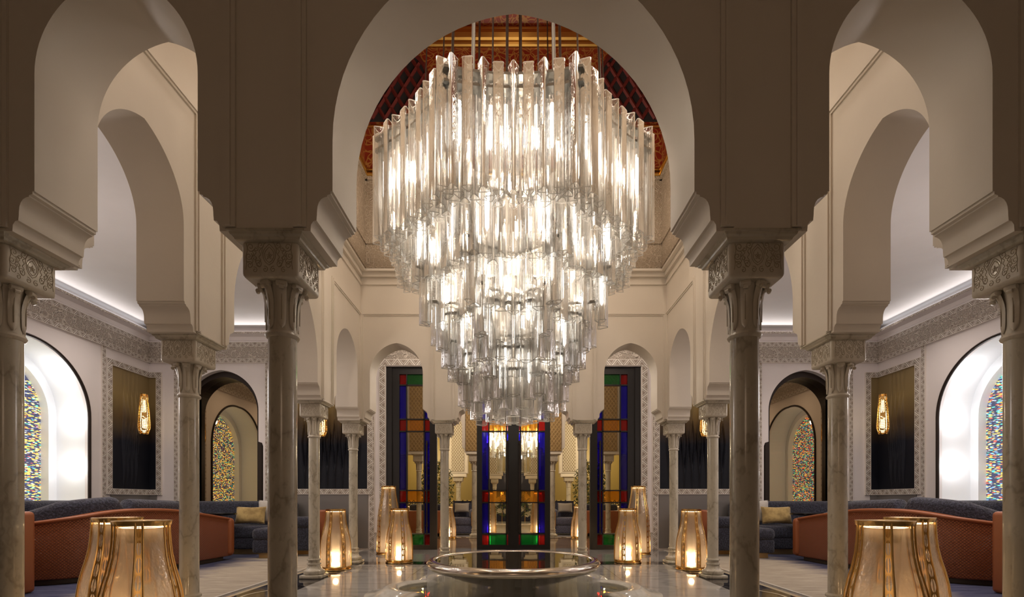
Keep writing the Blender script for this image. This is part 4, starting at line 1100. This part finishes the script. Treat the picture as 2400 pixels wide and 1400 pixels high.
# second chandelier
ch2 = thing('chandelier', 'second glass tube chandelier seen through the central doors', 'chandelier', (0, 21.5, 0))
n_ = 0
for (a, dip, zt, zb, spc, r) in ((1.15, .08, 5.2, 4.0, .26, .09), (1.0, .1, 4.2, 3.35, .28, .1), (.72, .08, 3.5, 2.65, .3, .1)):
    for j, (x, y, ph, i) in enumerate(octa(a, dip, spc)):
        if n_ < 98:
            o = bpy.data.objects.new('glass_tube', tmesh(r, zt-zb)); COL.objects.link(o); o.parent = ch2; o.location = (x, y, zt); o.rotation_euler[2] = ph + (PI/2 if i % 2 else -PI/2); n_ += 1
for k in range(12):
    a = 2*PI*k/12; o = bpy.data.objects.new('lamp', LM[sorted(LM)[0]]); COL.objects.link(o); o.parent = ch2; o.location = (.75*cos(a), .75*sin(a), 4.6 - .5*(k % 3))
b = B(); b.tube([(0, 21.5, 3.4), (0, 21.5, 6.65)], .03, 8); b.lathe([(.2, 5.15), (1.15, 5.15), (1.15, 5.2), (.2, 5.2)], 32, 0, 21.5); b.lathe([(.1, 3.45), (.8, 3.45), (.8, 3.5), (.1, 3.5)], 32, 0, 21.5); obj('stem', b, CHROME, ch2)
# rear fountain and flowers
rf = thing('marble_basin', 'white marble basin of the rear hall behind the door glass', 'basin', (0, 21.5, 0))
b = B(); b.lathe([(1.15, 0), (1.15, .08), (1.0, .12), (.95, .3), (1.1, .36), (1.1, .42), (0, .42)], 48, 0, 21.5); obj('bowl', b, WATM, rf)
fl = thing('flower_arrangement', 'cream flower arrangement standing on the rear marble basin', 'flowers', (0, 21.5, .43))
b = B(); b.lathe([(.2, .43), (.26, .5), (.2, .65), (.24, .74)], 24, 0, 21.5); obj('vase', b, BRONZE, fl)
b = B(); bf = B(); rnd = random.Random(3)
for k in range(420):
    a = rnd.uniform(0, 2*PI); u = rnd.random()**.5; z = .72 + rnd.random()*1.1; rr = u*.85*math.sqrt(max(.05, 1-((z-1.1)/.75)**2))
    p = Vector((rr*cos(a), 21.5 + rr*sin(a), z)); d = Vector((rnd.uniform(-1, 1), rnd.uniform(-1, 1), rnd.uniform(-.4, 1))).normalized(); e = d.orthogonal().normalized()*.035
    b.face([p, p+d*.08+e, p+d*.2, p+d*.08-e])
obj('foliage', b, LEAFM, fl, fix=False, smooth=0)
for k in range(26):
    a = rnd.uniform(PI*.9, PI*2.1); z = .75 + rnd.random()*.95; rr = .8*math.sqrt(max(.05, 1-((z-1.1)/.75)**2)); c = Vector((rr*cos(a), 21.5 + rr*sin(a), z))
    b = B()
    for q in range(9):
        t = 2*PI*q/9; d = Vector((cos(t), -.5, sin(t))).normalized(); e = Vector((-sin(t), 0, cos(t)))*.05
        b.face([c, c+d*.07+e, c+d*.15, c+d*.07-e])
    b.lathe([(0, c.z-.035), (.035, c.z), (0, c.z+.035)], 8, c.x, c.y-.06); obj('bloom', b, FLOW, fl, fix=False, smooth=0)
# armchairs, trees, lamps of the rear hall
def rear_chair(x, y, lab):
    r = thing('armchair', lab, 'armchair', (x, y, 0))
    b = B(); b.rbox(x-.5, x+.5, y-.5, y+.5, .08, .42, .06, 3); obj('seat_base', b, SLATE, r)
    b = B(); b.rbox(x-.52, x+.54, y-.54, y+.4, .40, .72, .1, 4); obj('seat', b, SLATE, r)
    b = B(); b.rbox(x+.26, x+.56, y-.56, y+.4, .70, 1.06, .12, 4); obj('arm', b, SLATE, r)
    b = B(); sweep(b, [(*p, .5, 1.38) for p in catmull([(x-.5, y+.62), (x, y+.66), (x+.45, y+.55), (x+.62, y+.2)], 6)], 0, -.16, .07); obj('backrest', b, SLATE, r)
    b = B(); b.rbox(x+.36, x+.46, y-.60, y-.55, .38, .95, .02, 2); obj('arm_strap', b, OAK, r)
    b = B(); 
    for sx in (-.4, .4):
        for sy in (-.4, .4): b.box(x+sx-.03, x+sx+.03, y+sy-.03, y+sy+.03, .016, .1)
    obj('feet', b, DARKP, r)
    return r
rc = rear_chair(-2.02, 19.6, 'slate blue armchair in the rear hall, left door gap'); mirror(rc, 'slate blue armchair in the rear hall, right door gap')
q = cushion('white_cushion', 'white cushion on the rear left armchair', (-2.12, 19.86, 1.10), .6, .4, .2, .0, LINEN, -.2); mirror(q, 'white cushion on the rear right armchair')
lr = dup(ln, (-2.42, 17.85, 0), 'small gold lantern seen through the left door gap'); lant(ln, 2.42, 17.85, 'small gold lantern seen through the right door gap')
lant(ln, -4.4, 20.2, 'gold lantern glimpsed through the left stained glass leaf'); lant(ln, 4.4, 20.2, 'gold lantern glimpsed through the right stained glass leaf')
lant(tn, -1.02, 20.2, 'tall gold lantern glimpsed through the left central door pane'); lant(tn, 1.02, 20.2, 'tall gold lantern glimpsed through the right central door pane')
tb = thing('tan_sofa', 'tan leather sofa back in the rear hall, left door gap', 'sofa', (-3.0, 18.9, 0))
b = B(); b.rbox(-4.1, -2.78, 18.8, 19.0, .1, 1.0, .05, 3); obj('backrest_shell', b, LEAP, tb); b = B(); b.rbox(-4.1, -2.8, 19.0, 19.8, .02, .6, .08, 3); obj('seat', b, BLUE, tb); b = B(); b.rbox(-4.1, -2.82, 18.98, 19.25, .6, 1.25, .1, 3); obj('back_cushion', b, BLUE, tb)
mirror(tb, 'tan leather sofa back in the rear hall, right door gap')
tr = thing('indoor_tree', 'leafy tree with glinting leaves in the rear hall, left door gap', 'tree', (-3.35, 21.0, 0))
b = B(); b.lathe([(.3, 0), (.36, .3), (.33, .5), (0, .5)], 24, -3.35, 21.0); obj('pot', b, BRONZE, tr)
b = B(); b.tube([(-3.35, 21.0, .4), (-3.33, 21.0, 1.2), (-3.38, 21.02, 2.0)], [.05, .04, .02], 8); obj('trunk', b, BARK, tr)
b = B()
for k in range(1500):
    z = rnd.uniform(1.0, 3.1); rr = .75*math.sqrt(max(.02, 1-((z-2.0)/1.15)**2))*rnd.random()**.4; a = rnd.uniform(0, 2*PI); p = Vector((-3.35+rr*cos(a), 21.0+rr*sin(a), z))
    d = Vector((rnd.uniform(-1, 1), rnd.uniform(-1, 1), rnd.uniform(-1, .6))).normalized(); e = d.orthogonal().normalized()*.035
    b.face([p, p+d*.07+e, p+d*.16, p+d*.07-e], 1 if rnd.random() < .35 else 0)
obj('foliage', b, [LEAFM, LEAFG], tr, fix=False, smooth=0); mirror(tr, 'leafy tree with glinting leaves in the rear hall, right door gap')
rr_ = thing('striped_rug', 'black and white bordered rug under the rear left armchair', 'rug', (-2.6, 20, 0))
b = B(); b.box(-2.75, -1.40, 18.2, 20.4, 0, .010); obj('border', b, STRIPE, rr_); b = B(); b.box(-2.6, -1.6, 18.4, 20.2, .010, .014); obj('field', b, SLATE, rr_)
mirror(rr_, 'black and white bordered rug under the rear right armchair')
for k, (x, y, z) in enumerate(((-.62, 26.2, 1.75), (0, 27.6, 1.72), (.62, 26.2, 1.75))):
    t_ = thing('table_candle', ('glowing candle shade seen through the left door pane', 'glowing candle flame seen in the door middle', 'glowing candle shade seen through the right door pane')[k], 'candle', (x, y, 0))
    b = B(); b.lathe([(.16, 0), (.16, .03), (.02, .06), (.02, z-.12), (.1, z-.12)], 16, x, y); obj('stand', b, BRASS, t_)
    b = B(); b.lathe([(.07, z-.12), (.07, z+.12)], 16, x, y); obj('shade', b, WAX, t_)

# ------------------------------------------------------------------ lights
def light(kind, loc, power, col, size=.1, rot=None, **kw):
    d = bpy.data.lights.new('light', kind); d.energy = power; d.color = col
    if kind == 'AREA':
        d.shape = 'RECTANGLE'; d.size = size[0]*K; d.size_y = size[1]*K
    elif kind in ('POINT', 'SPOT'): d.shadow_soft_size = size*K
    for k, v in kw.items(): setattr(d, k, v)
    o = bpy.data.objects.new('light', d); COL.objects.link(o); o.location = loc
    if rot: o.rotation_euler = rot
    return o
WARM = (1, .83, .65)
for k in range(6):
    a = 2*PI*(k+.5)/6; light('POINT', (1.15*cos(a), CY + 1.15*sin(a), 5.78), 54, WARM, .12)
for k in range(4):
    a = 2*PI*(k+.25)/4; light('POINT', (.6*cos(a), CY + .6*sin(a), 4.3), 15, WARM, .12)
light('POINT', (0, CY, 3.4), 14, WARM, .15)
for s_ in (-1, 1):
    light('AREA', (s_*(XO-.35), 8.2, 6.0), 8, (1, .93, .90), (.4, 9.5), (0, PI - s_*.95, 0))
    light('AREA', (s_*7.2, YE-.35, 6.0), 5.5, (1, .93, .90), (5.0, .4), (PI + .95, 0, 0))
    for yy, zz, pw in ((NY+1.5, .8, 9), (NY+1.5, 2.2, 9), (NY+1.48, 3.3, 9), (NY+1.15, 4.15, 9)):
        light('POINT', (s_*10.5, yy-.2, zz), pw*.5, (.95, .97, 1.0), .1)
    light('POINT', (s_*9.78, 12.80, 3.66), 5, (1, .72, .38), .05); light('POINT', (s_*5.26, 13.24, 3.66), 5, (1, .72, .38), .05)
    
    for xx in (5.6, 8.6):
        for yy in (5.5, 8.3, 11.1): light('SPOT', (s_*xx, yy, ZC-.04), 70, (1, .88, .79), .06, (0, 0, 0), spot_size=2.3, spot_blend=.8)
    light('POINT', (s_*7.0, 7.6, 3.4), 45, (1, .88, .83), .5)
    light('AREA', (s_*2.2, 12.1, ZC-.03), 24, (1, .86, .72), (2.2, 1.2), (0, 0, 0))
for o in [o for o in COL.objects if o.name.startswith(('floor_lantern', 'tall_floor_lantern')) and o.parent is None]:
    light('POINT', (o.location.x, o.location.y, .24), 5.5, (1, .74, .46), .05)
light('POINT', (0, 21.5, 4.4), 130, WARM, .3); light('POINT', (0, 16, 5.2), 90, WARM, .3)
for s_ in (-1, 1): light('POINT', (s_*5.5, 22, 4.6), 190, (1, .80, .48), .3); light('POINT', (s_*5.2, 28.5, 4.2), 170, (1, .80, .48), .3)
light('POINT', (0, -2.2, 2.8), 12, (1, .70, .48), .6)
for s_ in (-1, 1):                                 # unseen area lights, added below the tower to brighten the court
    light('AREA', (s_*2.7, 7.0, 8.1), 28, WARM, (.4, 4.5), (0, s_*.55, 0))
light('AREA', (0, 9.6, 8.1), 11, WARM, (3.5, .4), (-.5, 0, 0)); light('AREA', (0, 4.4, 8.1), 10, WARM, (3.5, .4), (.55, 0, 0))  # further added fill for the court, no fixtures
light('POINT', (0, 8.0, 10.4), 3, (1, .7, .42), .3)

w = bpy.data.worlds.new('dim_air'); SC.world = w; w.use_nodes = True
bg = w.node_tree.nodes.get('Background') or w.node_tree.nodes.new('ShaderNodeBackground'); bg.inputs[0].default_value = (.5, .4, .3, 1); bg.inputs[1].default_value = .05

# ------------------------------------------------------------------ camera
cam = bpy.data.cameras.new('camera'); cam.sensor_width = 36; cam.sensor_fit = 'HORIZONTAL'; cam.lens = 17.0
cam.shift_x = -3.5/2400; cam.shift_y = 477/2400; cam.clip_start = .05; cam.clip_end = 200
co = bpy.data.objects.new('camera', cam); COL.objects.link(co); co.location = (0, 0, 1.338); co.rotation_euler = (PI/2, 0, 0); SC.camera = co

# ------------------------------------------------------------------ bring the layout to metres
seen = set()
S = Matrix.Scale(K, 4)
for o in COL.objects:
    o.location = o.location * K
    if o.type == 'MESH' and o.data.name not in seen:
        seen.add(o.data.name); o.data.transform(S)

vs = SC.view_settings; vs.view_transform = 'Standard'; vs.look = 'None'; vs.exposure = 0.0; vs.gamma = 1.0; vs.use_curve_mapping = False
cy = SC.cycles
cy.max_bounces = 5; cy.diffuse_bounces = 3; cy.use_adaptive_sampling = True; cy.adaptive_threshold = .05; cy.glossy_bounces = 2; cy.transmission_bounces = 3; cy.transparent_max_bounces = 26
cy.caustics_reflective = False; cy.caustics_refractive = False; cy.sample_clamp_indirect = 3.0; cy.use_denoising = True; cy.blur_glossy = 1.0
